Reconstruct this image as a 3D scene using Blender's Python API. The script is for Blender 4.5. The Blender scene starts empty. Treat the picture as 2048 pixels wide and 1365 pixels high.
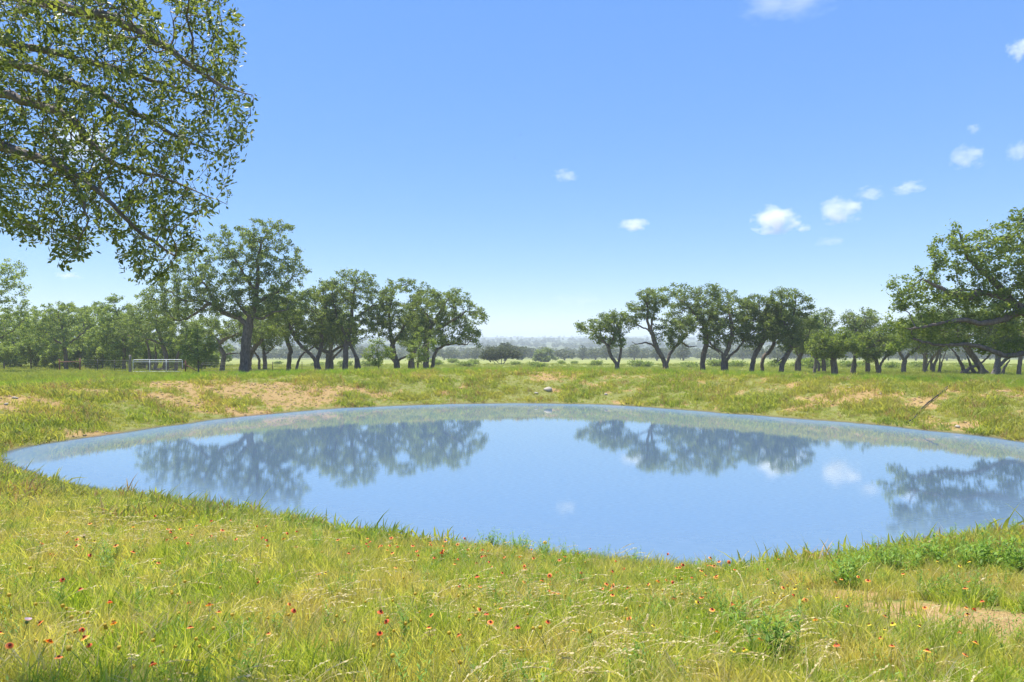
import bpy, math, random
import numpy as np
from mathutils import Vector

# ------------------------------------------------------------------ camera, sky, sun, exposure
SC = bpy.context.scene
COL = SC.collection
EYE = 3.5                     # eye height over the water
F = 1365.33                   # photo pixels (2048 wide) per unit at distance 1
cam_d = bpy.data.cameras.new('camera'); cam_d.lens = 24; cam_d.sensor_width = 36
cam_d.clip_start = 0.1; cam_d.clip_end = 20000
cam = bpy.data.objects.new('camera', cam_d); COL.objects.link(cam)
cam.location = (0, 0, EYE); cam.rotation_euler = (math.radians(90), 0, 0)
SC.camera = cam

SKY_K = 0.66
SUN_EL, SUN_AZ = math.radians(70), math.radians(-46)
world = bpy.data.worlds.new('World'); SC.world = world; world.use_nodes = True
wn = world.node_tree.nodes; wl = world.node_tree.links
sky = wn.new('ShaderNodeTexSky'); sky.sky_type = 'NISHITA'; sky.sun_disc = False
sky.sun_elevation = SUN_EL; sky.sun_rotation = SUN_AZ
sky.altitude = 0; sky.air_density = 1.0; sky.dust_density = 0.2; sky.ozone_density = 1.5
bg = wn['Background']; bg.inputs['Strength'].default_value = 0.13
# the camera's own colour rendering of the sky: deeper blue, softer contrast, the same in every direction
def wm(op, a, b):
    q = wn.new('ShaderNodeMath'); q.operation = op
    for k, v in enumerate((a, b)):
        if isinstance(v, (int, float)): q.inputs[k].default_value = v
        else: wl.new(v, q.inputs[k])
    return q.outputs[0]
sp = wn.new('ShaderNodeSeparateColor'); wl.new(sky.outputs[0], sp.inputs[0])
cb = wn.new('ShaderNodeCombineColor')
lum = wm('MULTIPLY', wm('POWER', wm('MULTIPLY', sp.outputs[2], 0.13), 0.30), SKY_K/0.13)
for k, (p, t) in enumerate(((1.28, 0.575), (1.08, 0.70), (1.0, 1.0))):
    r_ = wm('POWER', wm('DIVIDE', sp.outputs[k], sp.outputs[2]), p)
    wl.new(wm('MULTIPLY', wm('MULTIPLY', r_, t), lum), cb.inputs[k])
wl.new(cb.outputs[0], bg.inputs['Color'])

sun_d = bpy.data.lights.new('sun', 'SUN'); sun_d.energy = 5.0; sun_d.angle = math.radians(0.53)
sun_d.color = (1.0, 0.955, 0.88)
sun = bpy.data.objects.new('sun', sun_d); COL.objects.link(sun)
sd = Vector((math.sin(SUN_AZ)*math.cos(SUN_EL), math.cos(SUN_AZ)*math.cos(SUN_EL), math.sin(SUN_EL)))
sun.rotation_euler = sd.to_track_quat('Z', 'Y').to_euler(); sun.location = (-60, 60, 120)

vs = SC.view_settings
vs.view_transform = 'Standard'; vs.look = 'None'; vs.exposure = 0.85; vs.gamma = 1; vs.use_curve_mapping = False
cy = SC.cycles
cy.max_bounces = 8; cy.diffuse_bounces = 3; cy.glossy_bounces = 3; cy.transmission_bounces = 4
cy.transparent_max_bounces = 12; cy.volume_bounces = 5; cy.use_denoising = True
cy.sample_clamp_indirect = 6

rng = np.random.default_rng(7)
R = random.Random(7)

# ------------------------------------------------------------------ helpers
def px(x, y, d):
    return np.array([(x-1024)/F*d, d, EYE-(y-682.5)/F*d])

def tag(o, label=None, cat=None, group=None, kind=None):
    if label: o['label'] = label
    if cat: o['category'] = cat
    if group: o['group'] = group
    if kind: o['kind'] = kind
    return o

def empty(name, loc=(0, 0, 0), rz=0.0):
    o = bpy.data.objects.new(name, None); COL.objects.link(o)
    o.location = loc; o.rotation_euler = (0, 0, rz); o.empty_display_size = 0.3
    return o

def mesh_np(name, V, faces, mat=None, smooth=False, attrs=None):
    """faces: list of (M,k) int arrays, all k may differ"""
    V = np.asarray(V, dtype=np.float32)
    me = bpy.data.meshes.new(name)
    me.vertices.add(len(V)); me.vertices.foreach_set('co', V.ravel())
    fl = [np.asarray(f, dtype=np.int32) for f in faces if len(f)]
    nl = sum(f.size for f in fl); npoly = sum(len(f) for f in fl)
    me.loops.add(nl); me.polygons.add(npoly)
    me.loops.foreach_set('vertex_index', np.concatenate([f.ravel() for f in fl]))
    tot = np.concatenate([np.full(len(f), f.shape[1], np.int32) for f in fl])
    st = np.concatenate([[0], np.cumsum(tot)[:-1]]).astype(np.int32)
    me.polygons.foreach_set('loop_start', st)
    if smooth: me.polygons.foreach_set('use_smooth', np.ones(npoly, dtype=bool))
    for k, (dom, arr) in (attrs or {}).items():
        a = me.attributes.new(k, 'FLOAT', dom); a.data.foreach_set('value', np.asarray(arr, dtype=np.float32))
    if mat: me.materials.append(mat)
    me.update(calc_edges=True)
    return me

def obj(name, me, parent=None, loc=(0, 0, 0), rot=(0, 0, 0), scale=None):
    o = bpy.data.objects.new(name, me); COL.objects.link(o)
    o.location = loc; o.rotation_euler = rot
    if scale is not None: o.scale = (scale,)*3 if np.isscalar(scale) else scale
    if parent: o.parent = parent
    return o

class MB:
    """collects tubes / boxes / blobs in one mesh"""
    def __init__(s): s.V = []; s.Q = []; s.T = []; s.n = 0
    def add(s, V, Q=(), T=()):
        V = np.asarray(V, float)
        if len(Q): s.Q.append(np.asarray(Q)+s.n)
        if len(T): s.T.append(np.asarray(T)+s.n)
        s.V.append(V); s.n += len(V)
    def tube(s, P, r, k=8, cap=True):
        P = np.asarray(P, float); n = len(P); r = np.broadcast_to(np.asarray(r, float), (n,))
        t = np.gradient(P, axis=0); t /= np.linalg.norm(t, axis=1)[:, None]+1e-9
        m = t.mean(0); ref = np.eye(3)[np.argmin(np.abs(m))]
        a = np.cross(t, ref); a /= np.linalg.norm(a, axis=1)[:, None]+1e-9
        b = np.cross(t, a)
        th = np.arange(k)*2*np.pi/k
        V = P[:, None]+r[:, None, None]*(np.cos(th)[None, :, None]*a[:, None]+np.sin(th)[None, :, None]*b[:, None])
        i = np.arange(n-1)[:, None]*k; j = np.arange(k)[None]
        Q = np.stack([i+j, i+(j+1) % k, i+k+(j+1) % k, i+k+j], -1).reshape(-1, 4)
        V = V.reshape(-1, 3); T = []
        if cap:
            V = np.vstack([V, P[:1], P[-1:]]); jj = np.arange(k)
            T = np.vstack([np.stack([(jj+1) % k, jj, np.full(k, n*k)], 1), np.stack([(n-1)*k+jj, (n-1)*k+(jj+1) % k, np.full(k, n*k+1)], 1)])
        s.add(V, Q, T)
    def box(s, c, d):
        c = np.asarray(c, float); d = np.asarray(d, float)/2
        V = np.array([[x, y, z] for x in (-1, 1) for y in (-1, 1) for z in (-1, 1)])*d+c
        s.add(V, [[0, 1, 3, 2], [4, 6, 7, 5], [0, 4, 5, 1], [2, 3, 7, 6], [0, 2, 6, 4], [1, 5, 7, 3]])
    def ball(s, c, r, nu=8, nv=5, f=None):
        c = np.asarray(c, float); r = np.broadcast_to(np.asarray(r, float), (3,))
        V = [[0, 0, 1]]
        for i in range(1, nv):
            for j in range(nu):
                a = math.pi*i/nv; b = 2*math.pi*j/nu
                V.append([math.sin(a)*math.cos(b), math.sin(a)*math.sin(b), math.cos(a)])
        V.append([0, 0, -1]); V = np.array(V)
        if f is not None: V = V*f(V)[:, None]
        V = V*r+c; T = []; Q = []
        for j in range(nu):
            T.append([0, 1+j, 1+(j+1) % nu]); m = 1+(nv-2)*nu
            T.append([len(V)-1, m+(j+1) % nu, m+j])
            for i in range(nv-2):
                q = 1+i*nu; Q.append([q+j, q+nu+j, q+nu+(j+1) % nu, q+(j+1) % nu])
        s.add(V, Q, T)
    def mesh(s, name, mat, smooth=True, attrs=None):
        F_ = []
        if s.Q: F_.append(np.vstack(s.Q))
        if s.T: F_.append(np.vstack(s.T))
        return mesh_np(name, np.vstack(s.V), F_, mat, smooth, attrs)
    def build(s, name, mat, parent=None, loc=(0, 0, 0), smooth=True):
        return obj(name, s.mesh(name, mat, smooth), parent, loc)

def vnoise(x, y, seed=0):
    """smooth value noise in 0..1"""
    x = np.asarray(x, float); y = np.asarray(y, float)
    xi = np.floor(x).astype(np.int64); yi = np.floor(y).astype(np.int64)
    fx = x-xi; fy = y-yi; fx = fx*fx*(3-2*fx); fy = fy*fy*(3-2*fy)
    def h(a, b):
        n = (a*374761393+b*668265263+seed*1442695041) & 0x7fffffff
        n = ((n ^ (n >> 13))*1274126177) & 0x7fffffff
        return ((n ^ (n >> 16)) & 0xffff)/65535.0
    return (h(xi, yi)*(1-fx)+h(xi+1, yi)*fx)*(1-fy)+(h(xi, yi+1)*(1-fx)+h(xi+1, yi+1)*fx)*fy

def fbm(x, y, seed=0, o=4):
    v = 0; a = 0.5; t = 0
    for i in range(o):
        v = v+a*vnoise(x*2**i, y*2**i, seed+i*17); t += a; a *= 0.5
    return v/t

def sst(a, b, x):
    t = np.clip((x-a)/(b-a), 0, 1); return t*t*(3-2*t)

# ------------------------------------------------------------------ materials
def nmat(name):
    m = bpy.data.materials.new(name); m.use_nodes = True
    nt = m.node_tree; nt.nodes.clear()
    out = nt.nodes.new('ShaderNodeOutputMaterial')
    return m, nt, out

def N(nt, t, **kw):
    n = nt.nodes.new(t)
    for k, v in kw.items():
        if k.startswith('i_'):
            n.inputs[k[2:].replace('_', ' ')].default_value = v
        else: setattr(n, k, v)
    return n

def ramp(nt, src, stops):
    r = nt.nodes.new('ShaderNodeValToRGB'); e = r.color_ramp.elements
    while len(e) < len(stops): e.new(0.5)
    for el, (p, c) in zip(e, stops):
        el.position = p; el.color = (*c, 1) if len(c) == 3 else c
    nt.links.new(src, r.inputs[0]); return r.outputs[0]

def mixc(nt, fac, a, b, mode='MIX'):
    m = nt.nodes.new('ShaderNodeMix'); m.data_type = 'RGBA'; m.blend_type = mode
    for s, v in ((m.inputs[0], fac), (m.inputs[6], a), (m.inputs[7], b)):
        if isinstance(v, (int, float)): s.default_value = v
        elif isinstance(v, tuple): s.default_value = (*v, 1)
        else: nt.links.new(v, s)
    return m.outputs[2]

def mth(nt, op, a, b=None, c=None):
    m = nt.nodes.new('ShaderNodeMath'); m.operation = op
    for i, v in enumerate((a, b, c)):
        if v is None: continue
        if isinstance(v, (int, float)): m.inputs[i].default_value = v
        else: nt.links.new(v, m.inputs[i])
    return m.outputs[0]

def noise(nt, scale, detail=4, rough=0.55, vec=None):
    n = N(nt, 'ShaderNodeTexNoise'); n.inputs['Scale'].default_value = scale
    n.inputs['Detail'].default_value = detail; n.inputs['Roughness'].default_value = rough
    if vec is not None: nt.links.new(vec, n.inputs['Vector'])
    return n.outputs['Fac']

def leaf_mat(name, c_dark, c_mid, c_light, trans=0.35, rough=0.55, attr='tint', patch=None, patch_scale=0.35, rnd=False, spec=0.3):
    m, nt, out = nmat(name)
    if rnd:
        oi = N(nt, 'ShaderNodeObjectInfo'); at = N(nt, 'ShaderNodeAttribute', attribute_name=attr)
        f = mth(nt, 'ADD', mth(nt, 'MULTIPLY', oi.outputs['Random'], 0.55), mth(nt, 'MULTIPLY', at.outputs['Fac'], 0.45))
    else:
        f = N(nt, 'ShaderNodeAttribute', attribute_name=attr).outputs['Fac']
    col = ramp(nt, f, [(0.0, c_dark), (0.5, c_mid), (1.0, c_light)])
    if patch:
        g = N(nt, 'ShaderNodeNewGeometry')
        nz = noise(nt, patch_scale, 3, 0.6, g.outputs['Position'])
        fac = ramp(nt, nz, [(0.40, (0, 0, 0)), (0.62, (1, 1, 1))])
        fac2 = mth(nt, 'MULTIPLY', fac, patch[1])
        col = mixc(nt, fac2, col, patch[0])
    b = N(nt, 'ShaderNodeBsdfPrincipled'); b.inputs['Roughness'].default_value = rough
    b.inputs['Specular IOR Level'].default_value = spec
    nt.links.new(col, b.inputs['Base Color'])
    t = N(nt, 'ShaderNodeBsdfTranslucent')
    tc = mixc(nt, 1.0, col, (1.5, 1.45, 0.7), 'MULTIPLY'); nt.links.new(tc, t.inputs['Color'])
    mx = N(nt, 'ShaderNodeMixShader'); mx.inputs[0].default_value = trans
    nt.links.new(b.outputs[0], mx.inputs[1]); nt.links.new(t.outputs[0], mx.inputs[2])
    nt.links.new(mx.outputs[0], out.inputs['Surface'])
    return m

def solid(name, c1, c2, scale=6, rough=0.8, bump=0.3, metal=0, stretch=None, detail=5):
    m, nt, out = nmat(name)
    tc = N(nt, 'ShaderNodeTexCoord'); v = tc.outputs['Object']
    if stretch:
        mp = N(nt, 'ShaderNodeMapping'); mp.inputs['Scale'].default_value = stretch
        nt.links.new(v, mp.inputs['Vector']); v = mp.outputs[0]
    nz = noise(nt, scale, detail, 0.6, v)
    col = ramp(nt, nz, [(0.3, c1), (0.7, c2)])
    b = N(nt, 'ShaderNodeBsdfPrincipled'); b.inputs['Roughness'].default_value = rough; b.inputs['Metallic'].default_value = metal
    b.inputs['Specular IOR Level'].default_value = 0.25
    nt.links.new(col, b.inputs['Base Color'])
    if bump:
        bp = N(nt, 'ShaderNodeBump'); bp.inputs['Strength'].default_value = bump; bp.inputs['Distance'].default_value = 0.03
        nt.links.new(nz, bp.inputs['Height']); nt.links.new(bp.outputs[0], b.inputs['Normal'])
    nt.links.new(b.outputs[0], out.inputs['Surface'])
    return m

M = {}
M['bark'] = solid('oak_bark', (0.075, 0.058, 0.046), (0.23, 0.18, 0.14), 9, 0.9, 0.8, stretch=(1, 1, 0.35))
M['twig'] = solid('grey_bark', (0.09, 0.075, 0.065), (0.26, 0.22, 0.185), 12, 0.9, 0.6)
M['oak'] = leaf_mat('oak_leaf', (0.075, 0.115, 0.034), (0.15, 0.205, 0.056), (0.29, 0.345, 0.10), 0.48)
M['oak_near'] = leaf_mat('near_oak_leaf', (0.065, 0.09, 0.035), (0.13, 0.17, 0.06), (0.28, 0.32, 0.085), 0.46, rough=0.45, spec=0.4)
M['oak_bright'] = leaf_mat('bright_oak_leaf', (0.08, 0.125, 0.028), (0.16, 0.22, 0.045), (0.30, 0.36, 0.08), 0.48)
M['elm'] = leaf_mat('light_leaf', (0.11, 0.16, 0.04), (0.19, 0.26, 0.06), (0.32, 0.38, 0.10), 0.48)
M['farleaf'] = leaf_mat('far_leaf', (0.045, 0.06, 0.025), (0.07, 0.09, 0.035), (0.11, 0.13, 0.05), 0.3)
M['grass'] = leaf_mat('meadow_grass', (0.14, 0.23, 0.025), (0.35, 0.43, 0.055), (0.62, 0.60, 0.18), 0.5, patch=((0.62, 0.48, 0.20), 0.6), patch_scale=0.9, rnd=True)
M['lush'] = leaf_mat('lush_grass', (0.13, 0.23, 0.025), (0.22, 0.35, 0.04), (0.34, 0.44, 0.07), 0.5, patch=((0.38, 0.40, 0.09), 0.35), patch_scale=0.25, rnd=True)
M['bankweed'] = leaf_mat('bank_weed', (0.14, 0.19, 0.03), (0.27, 0.34, 0.05), (0.45, 0.46, 0.11), 0.48, patch=((0.48, 0.40, 0.12), 0.45), patch_scale=0.4, rnd=True)
M['field'] = leaf_mat('field_grass', (0.20, 0.23, 0.04), (0.30, 0.32, 0.06), (0.42, 0.40, 0.10), 0.4, patch=((0.22, 0.29, 0.05), 0.7), patch_scale=0.09, rnd=True)
M['straw'] = leaf_mat('straw', (0.40, 0.33, 0.14), (0.55, 0.46, 0.23), (0.68, 0.60, 0.36), 0.35, rnd=True)
M['forb'] = leaf_mat('forb_leaf', (0.11, 0.20, 0.03), (0.18, 0.31, 0.04), (0.28, 0.42, 0.07), 0.45)

# ------------------------------------------------------------------ the pond outline and the ground
SHORE_PX = [(-12, 918), (20, 900), (100, 885), (220, 868), (400, 842), (560, 825), (750, 812), (1000, 806), (1200, 808), (1400, 822),
            (1600, 838), (1750, 848), (1900, 865), (2048, 882), (2190, 905), (2300, 940), (2320, 985), (2230, 1030), (2048, 1074),
            (1900, 1094), (1750, 1112), (1600, 1128), (1450, 1135), (1300, 1131), (1150, 1117), (1000, 1101), (850, 1085),
            (700, 1066), (560, 1046), (400, 1021), (200, 990), (60, 958)]
def on_water(x, y):
    d = EYE*F/(y-682.5); return ((x-1024)/F*d, d)
SHORE = np.array([on_water(*p) for p in SHORE_PX])
for _ in range(2):   # Chaikin smoothing
    a = SHORE; b = np.roll(SHORE, -1, 0)
    SHORE = np.stack([0.75*a+0.25*b, 0.25*a+0.75*b], 1).reshape(-1, 2)

def pond_sd(x, y):
    """signed distance to the shore, negative over the water"""
    p = np.stack([np.ravel(x), np.ravel(y)], 1).astype(float); out = np.empty(len(p))
    a = SHORE; b = np.roll(SHORE, -1, 0); e = b-a; L = (e*e).sum(1)
    for i in range(0, len(p), 20000):
        q = p[i:i+20000]; w = q[:, None]-a[None]
        t = np.clip((w*e).sum(2)/L, 0, 1)
        dd = ((w-t[..., None]*e)**2).sum(2).min(1)**0.5
        cond = (a[None, :, 1] > q[:, None, 1]) != (b[None, :, 1] > q[:, None, 1])
        xin = a[:, 0]+(q[:, None, 1]-a[:, 1])*e[:, 0]/np.where(np.abs(e[:, 1]) < 1e-9, 1e-9, e[:, 1])
        ins = (cond & (q[:, None, 0] < xin)).sum(1) % 2 == 1
        out[i:i+20000] = np.where(ins, -dd, dd)
    out += (fbm(p[:, 0]/1.5, p[:, 1]/1.5, 123)-0.5)*0.75*np.clip(1-np.abs(out)/3, 0, 1)     # ragged edge
    return out.reshape(np.shape(x))

def height(x, y, s=None):
    x = np.asarray(x, float); y = np.asarray(y, float)
    if s is None: s = pond_sd(x, y)
    r = np.hypot(x, y)
    # natural ground: falls gently away beyond the pond, a valley, then far ridges
    yy = np.maximum(y, 0)
    nat = 0.72-0.0235*np.clip(yy-50, -8, 470)
    nat = nat+(fbm(x/38, y/38, 3)-0.5)*0.9*sst(48, 90, r)
    ridge = sst(900, 2100, r)*(17+10*(fbm(x/700, y/500, 5)-0.5))+sst(2300, 3900, r)*(21+14*(fbm(x/1300+9, y/900, 9)-0.5))
    nat = nat+ridge
    # bank and berm round the water
    near = 1-sst(9, 20, y+0.25*np.abs(x))            # camera side
    bump = (fbm(x/2.3, y/2.3, 11)-0.5)*0.16*sst(0.3, 2, s)+(fbm(x/0.6, y/0.6, 21)-0.5)*0.05*sst(0.1, 0.6, s)
    far_bank = 1.72*sst(-2.2, 6.6, s)-1.72*sst(-2.2, 6.6, np.float64(0))
    near_bank = 0.178*np.clip(s, 0, 10.6)+0.02*np.clip(s-10.6, 0, 30)
    bank = far_bank*(1-near)+near_bank*near
    k = sst(7.6, 14.5, s)*(1-near)
    z = bank*(1-k)+nat*k+bump*(1-sst(60, 120, r))
    return np.where(s < 0, np.maximum(-1.3, 0.16*s), z)

def gz(x, y): return float(height(np.array([x]), np.array([y]))[0])

def hit(X, Y):
    """where the photo ray through pixel X, Y meets the ground (arrays)"""
    X = np.atleast_1d(np.asarray(X, float)); Y = np.atleast_1d(np.asarray(Y, float))
    lo = np.full(X.shape, 2.0); found = np.zeros(X.shape, bool); D = np.full(X.shape, 120.0)
    ds = np.concatenate([np.arange(2, 20, 0.15), np.arange(20, 60, 0.5), np.arange(60, 420, 3)])
    for d in ds:
        z = height((X-1024)/F*d, np.full(X.shape, d)); zr = EYE-(Y-682.5)/F*d
        new = (zr <= np.maximum(z, -9)) & ~found
        D[new] = d; found |= new
        if found.all(): break
    x = (X-1024)/F*D
    return np.stack([x, D, height(x, D)], 1)

def ell(x, y, cx, cy, rx, ry, ang=0.0):
    c, s = math.cos(ang), math.sin(ang); u = (x-cx)*c+(y-cy)*s; v = -(x-cx)*s+(y-cy)*c
    return np.clip(1.25-np.sqrt((u/rx)**2+(v/ry)**2), 0, 1)

DIRT_SPOTS = []               # bare patches taken from the photograph: pixel, half sizes in metres
for (X, Y, rx, ry, ang) in [(1680, 1196, 0.9, .42, -.15), (1800, 1222, 1.2, .75, -.2), (1930, 1242, 1.3, .85, -.2), (2060, 1260, 1.2, .85, -.1),
                            (470, 785, 6, 1.7, .3), (330, 800, 5, 1.4, .35), (560, 778, 3.5, 1.2, .2), (230, 880, 2.8, .7, .4), (20, 810, 3, 1.4, .3), (400, 820, 4, .7, .4),
                            (1100, 747, 3.3, 1.3, 0), (1120, 752, 2.2, .8, 0), (1690, 786, 2.6, .8, 0), (1590, 775, 2.2, .7, 0), (1760, 800, 2, .7, 0), (1940, 800, 3.2, 1.2, -.5),
                            (1990, 850, 2.4, .6, -.6), (1870, 815, 1.6, .7, -.5), (1100, 786, 1.2, .5, 0), (1640, 812, 2.5, .5, 0), (1250, 780, 2.5, .6, 0), (870, 790, 2.5, .7, 0), (700, 785, 3, .8, .1)]:
    p = hit(X, Y)[0]; DIRT_SPOTS.append((p[0], p[1], rx, ry, ang))

def dirt_amount(x, y, s):
    near = 1-sst(9, 20, y+0.25*np.abs(x))
    bank = sst(-0.2, 0.4, s)*(1-sst(5.2, 7.6, s))*(1-near)
    n = fbm(x/1.7, y/1.7, 31)*0.6+fbm(x/0.5, y/0.5, 41)*0.4
    d = bank*sst(0.50, 0.70, n)*0.6
    for q, (cx, cy, rx, ry, a) in enumerate(DIRT_SPOTS):
        d = np.maximum(d, ell(x, y, cx, cy, rx, ry, a)*(0.58+0.7*sst(0.33, 0.55, n) if q < 4 else 0.5+0.75*sst(0.38, 0.58, n) if q < 12 else 0.22+0.9*sst(0.40, 0.60, n)))
    d = np.maximum(d, near*sst(0.7, 0.1, np.abs(s-0.15))*0.6)
    return np.clip(d, 0, 1)

# ground sheet: rings round the camera, closest together where the camera looks
rad = np.concatenate([np.arange(0.0, 16, 0.22)+0.3, 16.3*np.power(1.0115, np.arange(0, 110)), 57.5*np.power(1.05, np.arange(0, 98))])
front = np.linspace(-50, 50, 330); back = np.concatenate([np.linspace(52, 308, 70)])
ang = np.radians(np.concatenate([front, back])); na = len(ang); nr = len(rad)
GX = rad[:, None]*np.sin(ang)[None]; GY = rad[:, None]*np.cos(ang)[None]
GS = pond_sd(GX, GY); GZ = height(GX, GY, GS)
V = np.stack([GX, GY, GZ], -1).reshape(-1, 3)
i = (np.arange(nr-1)*na)[:, None]; j = np.arange(na)[None]; j2 = (j+1) % na
Q = np.stack([i+j, i+na+j, i+na+j2, i+j2], -1).reshape(-1, 4)[:, ::-1]
V = np.vstack([V, [[0, 0, gz(0, 0)]]]); T = np.stack([np.full(na, len(V)-1), np.arange(na), (np.arange(na)+1) % na], 1)[:, ::-1]
dv = np.append(dirt_amount(GX, GY, GS).ravel(), 0); sv = np.append(np.clip(GS.ravel(), -5, 60), 10)

m, nt, out = nmat('ground_soil_and_grass'); M['ground'] = m
g = N(nt, 'ShaderNodeNewGeometry'); P = g.outputs['Position']
dat = N(nt, 'ShaderNodeAttribute', attribute_name='dirt').outputs['Fac']
sh = N(nt, 'ShaderNodeAttribute', attribute_name='shore').outputs['Fac']
n1 = noise(nt, 1.1, 6, 0.65, P); n2 = noise(nt, 9, 4, 0.65, P); n3 = noise(nt, 0.03, 5, 0.6, P); n4 = noise(nt, 34, 3, 0.7, P)
soil = mixc(nt, n1, (0.37, 0.24, 0.09), (0.25, 0.14, 0.05))
soil = mixc(nt, ramp(nt, n4, [(0.35, (0, 0, 0)), (0.7, (1, 1, 1))]), soil, (0.42, 0.31, 0.14))
soil = mixc(nt, ramp(nt, n2, [(0.28, (1, 1, 1)), (0.42, (0, 0, 0))]), soil, (0.22, 0.145, 0.075))
turf = mixc(nt, n2, (0.13, 0.17, 0.035), (0.29, 0.26, 0.09))
field = mixc(nt, n3, (0.17, 0.22, 0.05), (0.30, 0.29, 0.09))
sep = N(nt, 'ShaderNodeSeparateXYZ'); nt.links.new(P, sep.inputs[0])
ln = N(nt, 'ShaderNodeVectorMath', operation='LENGTH'); nt.links.new(P, ln.inputs[0]); dist = ln.outputs['Value']
def mr(a, b, src):
    q = N(nt, 'ShaderNodeMapRange'); q.inputs[1].default_value = a; q.inputs[2].default_value = b; nt.links.new(src, q.inputs[0]); return q.outputs[0]
land = mixc(nt, mr(45, 75, dist), turf, field)
n5 = noise(nt, 0.006, 6, 0.62, P)
wood = mixc(nt, ramp(nt, n5, [(0.42, (0, 0, 0)), (0.6, (1, 1, 1))]), (0.045, 0.065, 0.03), (0.14, 0.15, 0.06))
land = mixc(nt, mr(420, 800, dist), land, wood)
dm = mth(nt, 'ADD', dat, mth(nt, 'MULTIPLY', mth(nt, 'SUBTRACT', n2, 0.5), 0.9))
col = mixc(nt, ramp(nt, dm, [(0.30, (0, 0, 0)), (0.46, (1, 1, 1))]), land, soil)
mud = mixc(nt, n2, (0.16, 0.115, 0.065), (0.09, 0.065, 0.04))
wet = ramp(nt, mth(nt, 'ADD', mth(nt, 'MULTIPLY', sh, 0.5), mth(nt, 'MULTIPLY', n1, 0.3)), [(0.12, (1, 1, 1)), (0.30, (0, 0, 0))])
col = mixc(nt, mth(nt, 'MULTIPLY', wet, 0.75), col, mud)
b = N(nt, 'ShaderNodeBsdfPrincipled'); b.inputs['Roughness'].default_value = 0.95; b.inputs['Specular IOR Level'].default_value = 0.1
bp = N(nt, 'ShaderNodeBump'); bp.inputs['Strength'].default_value = 0.7; bp.inputs['Distance'].default_value = 0.05
nt.links.new(mth(nt, 'ADD', n2, n4), bp.inputs['Height']); nt.links.new(bp.outputs[0], b.inputs['Normal'])
nt.links.new(col, b.inputs['Base Color']); nt.links.new(b.outputs[0], out.inputs['Surface'])
gnd = obj('ground', mesh_np('ground', V, [Q, T], m, True, {'dirt': ('POINT', dv), 'shore': ('POINT', sv)}))
tag(gnd, 'grassy pasture with bare sandy banks round the pond and hills beyond', 'ground', kind='structure')

# water sheet
gx = np.arange(-22, 42, 0.4); gy = np.arange(8, 42, 0.4)
WX, WY = np.meshgrid(gx, gy, indexing='ij'); WS = pond_sd(WX, WY)
ok = WS < 0.5; idx = -np.ones(WX.shape, int); 
cell = ok[:-1, :-1] & ok[1:, :-1] & ok[1:, 1:] & ok[:-1, 1:]
use = np.zeros(WX.shape, bool); use[:-1, :-1] |= cell; use[1:, :-1] |= cell; use[1:, 1:] |= cell; use[:-1, 1:] |= cell
idx[use] = np.arange(use.sum())
ci, cj = np.nonzero(cell)
Q = np.stack([idx[ci, cj], idx[ci+1, cj], idx[ci+1, cj+1], idx[ci, cj+1]], 1)
V = np.stack([WX[use], WY[use], np.zeros(use.sum())], 1)
m, nt, out = nmat('pond_water'); M['water'] = m
g = N(nt, 'ShaderNodeNewGeometry'); mp = N(nt, 'ShaderNodeMapping'); mp.inputs['Scale'].default_value = (0.55, 2.2, 1)
mp.inputs['Rotation'].default_value = (0, 0, 0.08)
nt.links.new(g.outputs['Position'], mp.inputs['Vector'])
w1 = noise(nt, 5.5, 4, 0.6, mp.outputs[0]); w2 = noise(nt, 1.2, 2, 0.5, mp.outputs[0])
hgt = mth(nt, 'ADD', w1, mth(nt, 'MULTIPLY', w2, 0.8)); hgt = mth(nt, 'ADD', hgt, mth(nt, 'MULTIPLY', noise(nt, 16, 2, 0.5, mp.outputs[0]), 0.35))
bp = N(nt, 'ShaderNodeBump'); bp.inputs['Strength'].default_value = 0.012; bp.inputs['Distance'].default_value = 0.02
nt.links.new(hgt, bp.inputs['Height'])
gl = N(nt, 'ShaderNodeBsdfGlossy'); gl.inputs['Roughness'].default_value = 0.006; gl.inputs['Color'].default_value = (0.97, 0.95, 0.85, 1)
nt.links.new(bp.outputs[0], gl.inputs['Normal'])
df = N(nt, 'ShaderNodeBsdfDiffuse')
nt.links.new(mixc(nt, w1, (0.09, 0.155, 0.23), (0.15, 0.225, 0.31)), df.inputs['Color'])  # light and dark of the ripples painted as streaks in the colour
w3 = noise(nt, 13, 3, 0.6, mp.outputs[0])  # ripple glints imitated by varying the mirror share
mx = N(nt, 'ShaderNodeMixShader'); mirror_fade = N(nt, 'ShaderNodeMapRange', interpolation_type='SMOOTHSTEP'); mirror_fade.inputs[1].default_value = 0.2; mirror_fade.inputs[2].default_value = 3.0; mirror_fade.inputs[3].default_value = 0.40; mirror_fade.inputs[4].default_value = 1.0
nt.links.new(N(nt, 'ShaderNodeAttribute', attribute_name='depth').outputs['Fac'], mirror_fade.inputs[0])   # mirror weakened along the shore so the bank's reflection fades to flat blue
nt.links.new(mth(nt, 'MULTIPLY', mth(nt, 'ADD', 0.37, mth(nt, 'MULTIPLY', w3, 0.50)), mirror_fade.outputs[0]), mx.inputs[0])
nt.links.new(df.outputs[0], mx.inputs[1]); nt.links.new(gl.outputs[0], mx.inputs[2])
at = N(nt, 'ShaderNodeAttribute', attribute_name='depth').outputs['Fac']
nn = noise(nt, 2.5, 4, 0.6, g.outputs['Position'])
al = ramp(nt, mth(nt, 'ADD', at, mth(nt, 'MULTIPLY', mth(nt, 'SUBTRACT', nn, 0.5), 0.35)), [(0.0, (0, 0, 0)), (0.38, (1, 1, 1))])
tr = N(nt, 'ShaderNodeBsdfTransparent'); tr.inputs['Color'].default_value = (0.9, 0.95, 1, 1)
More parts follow.
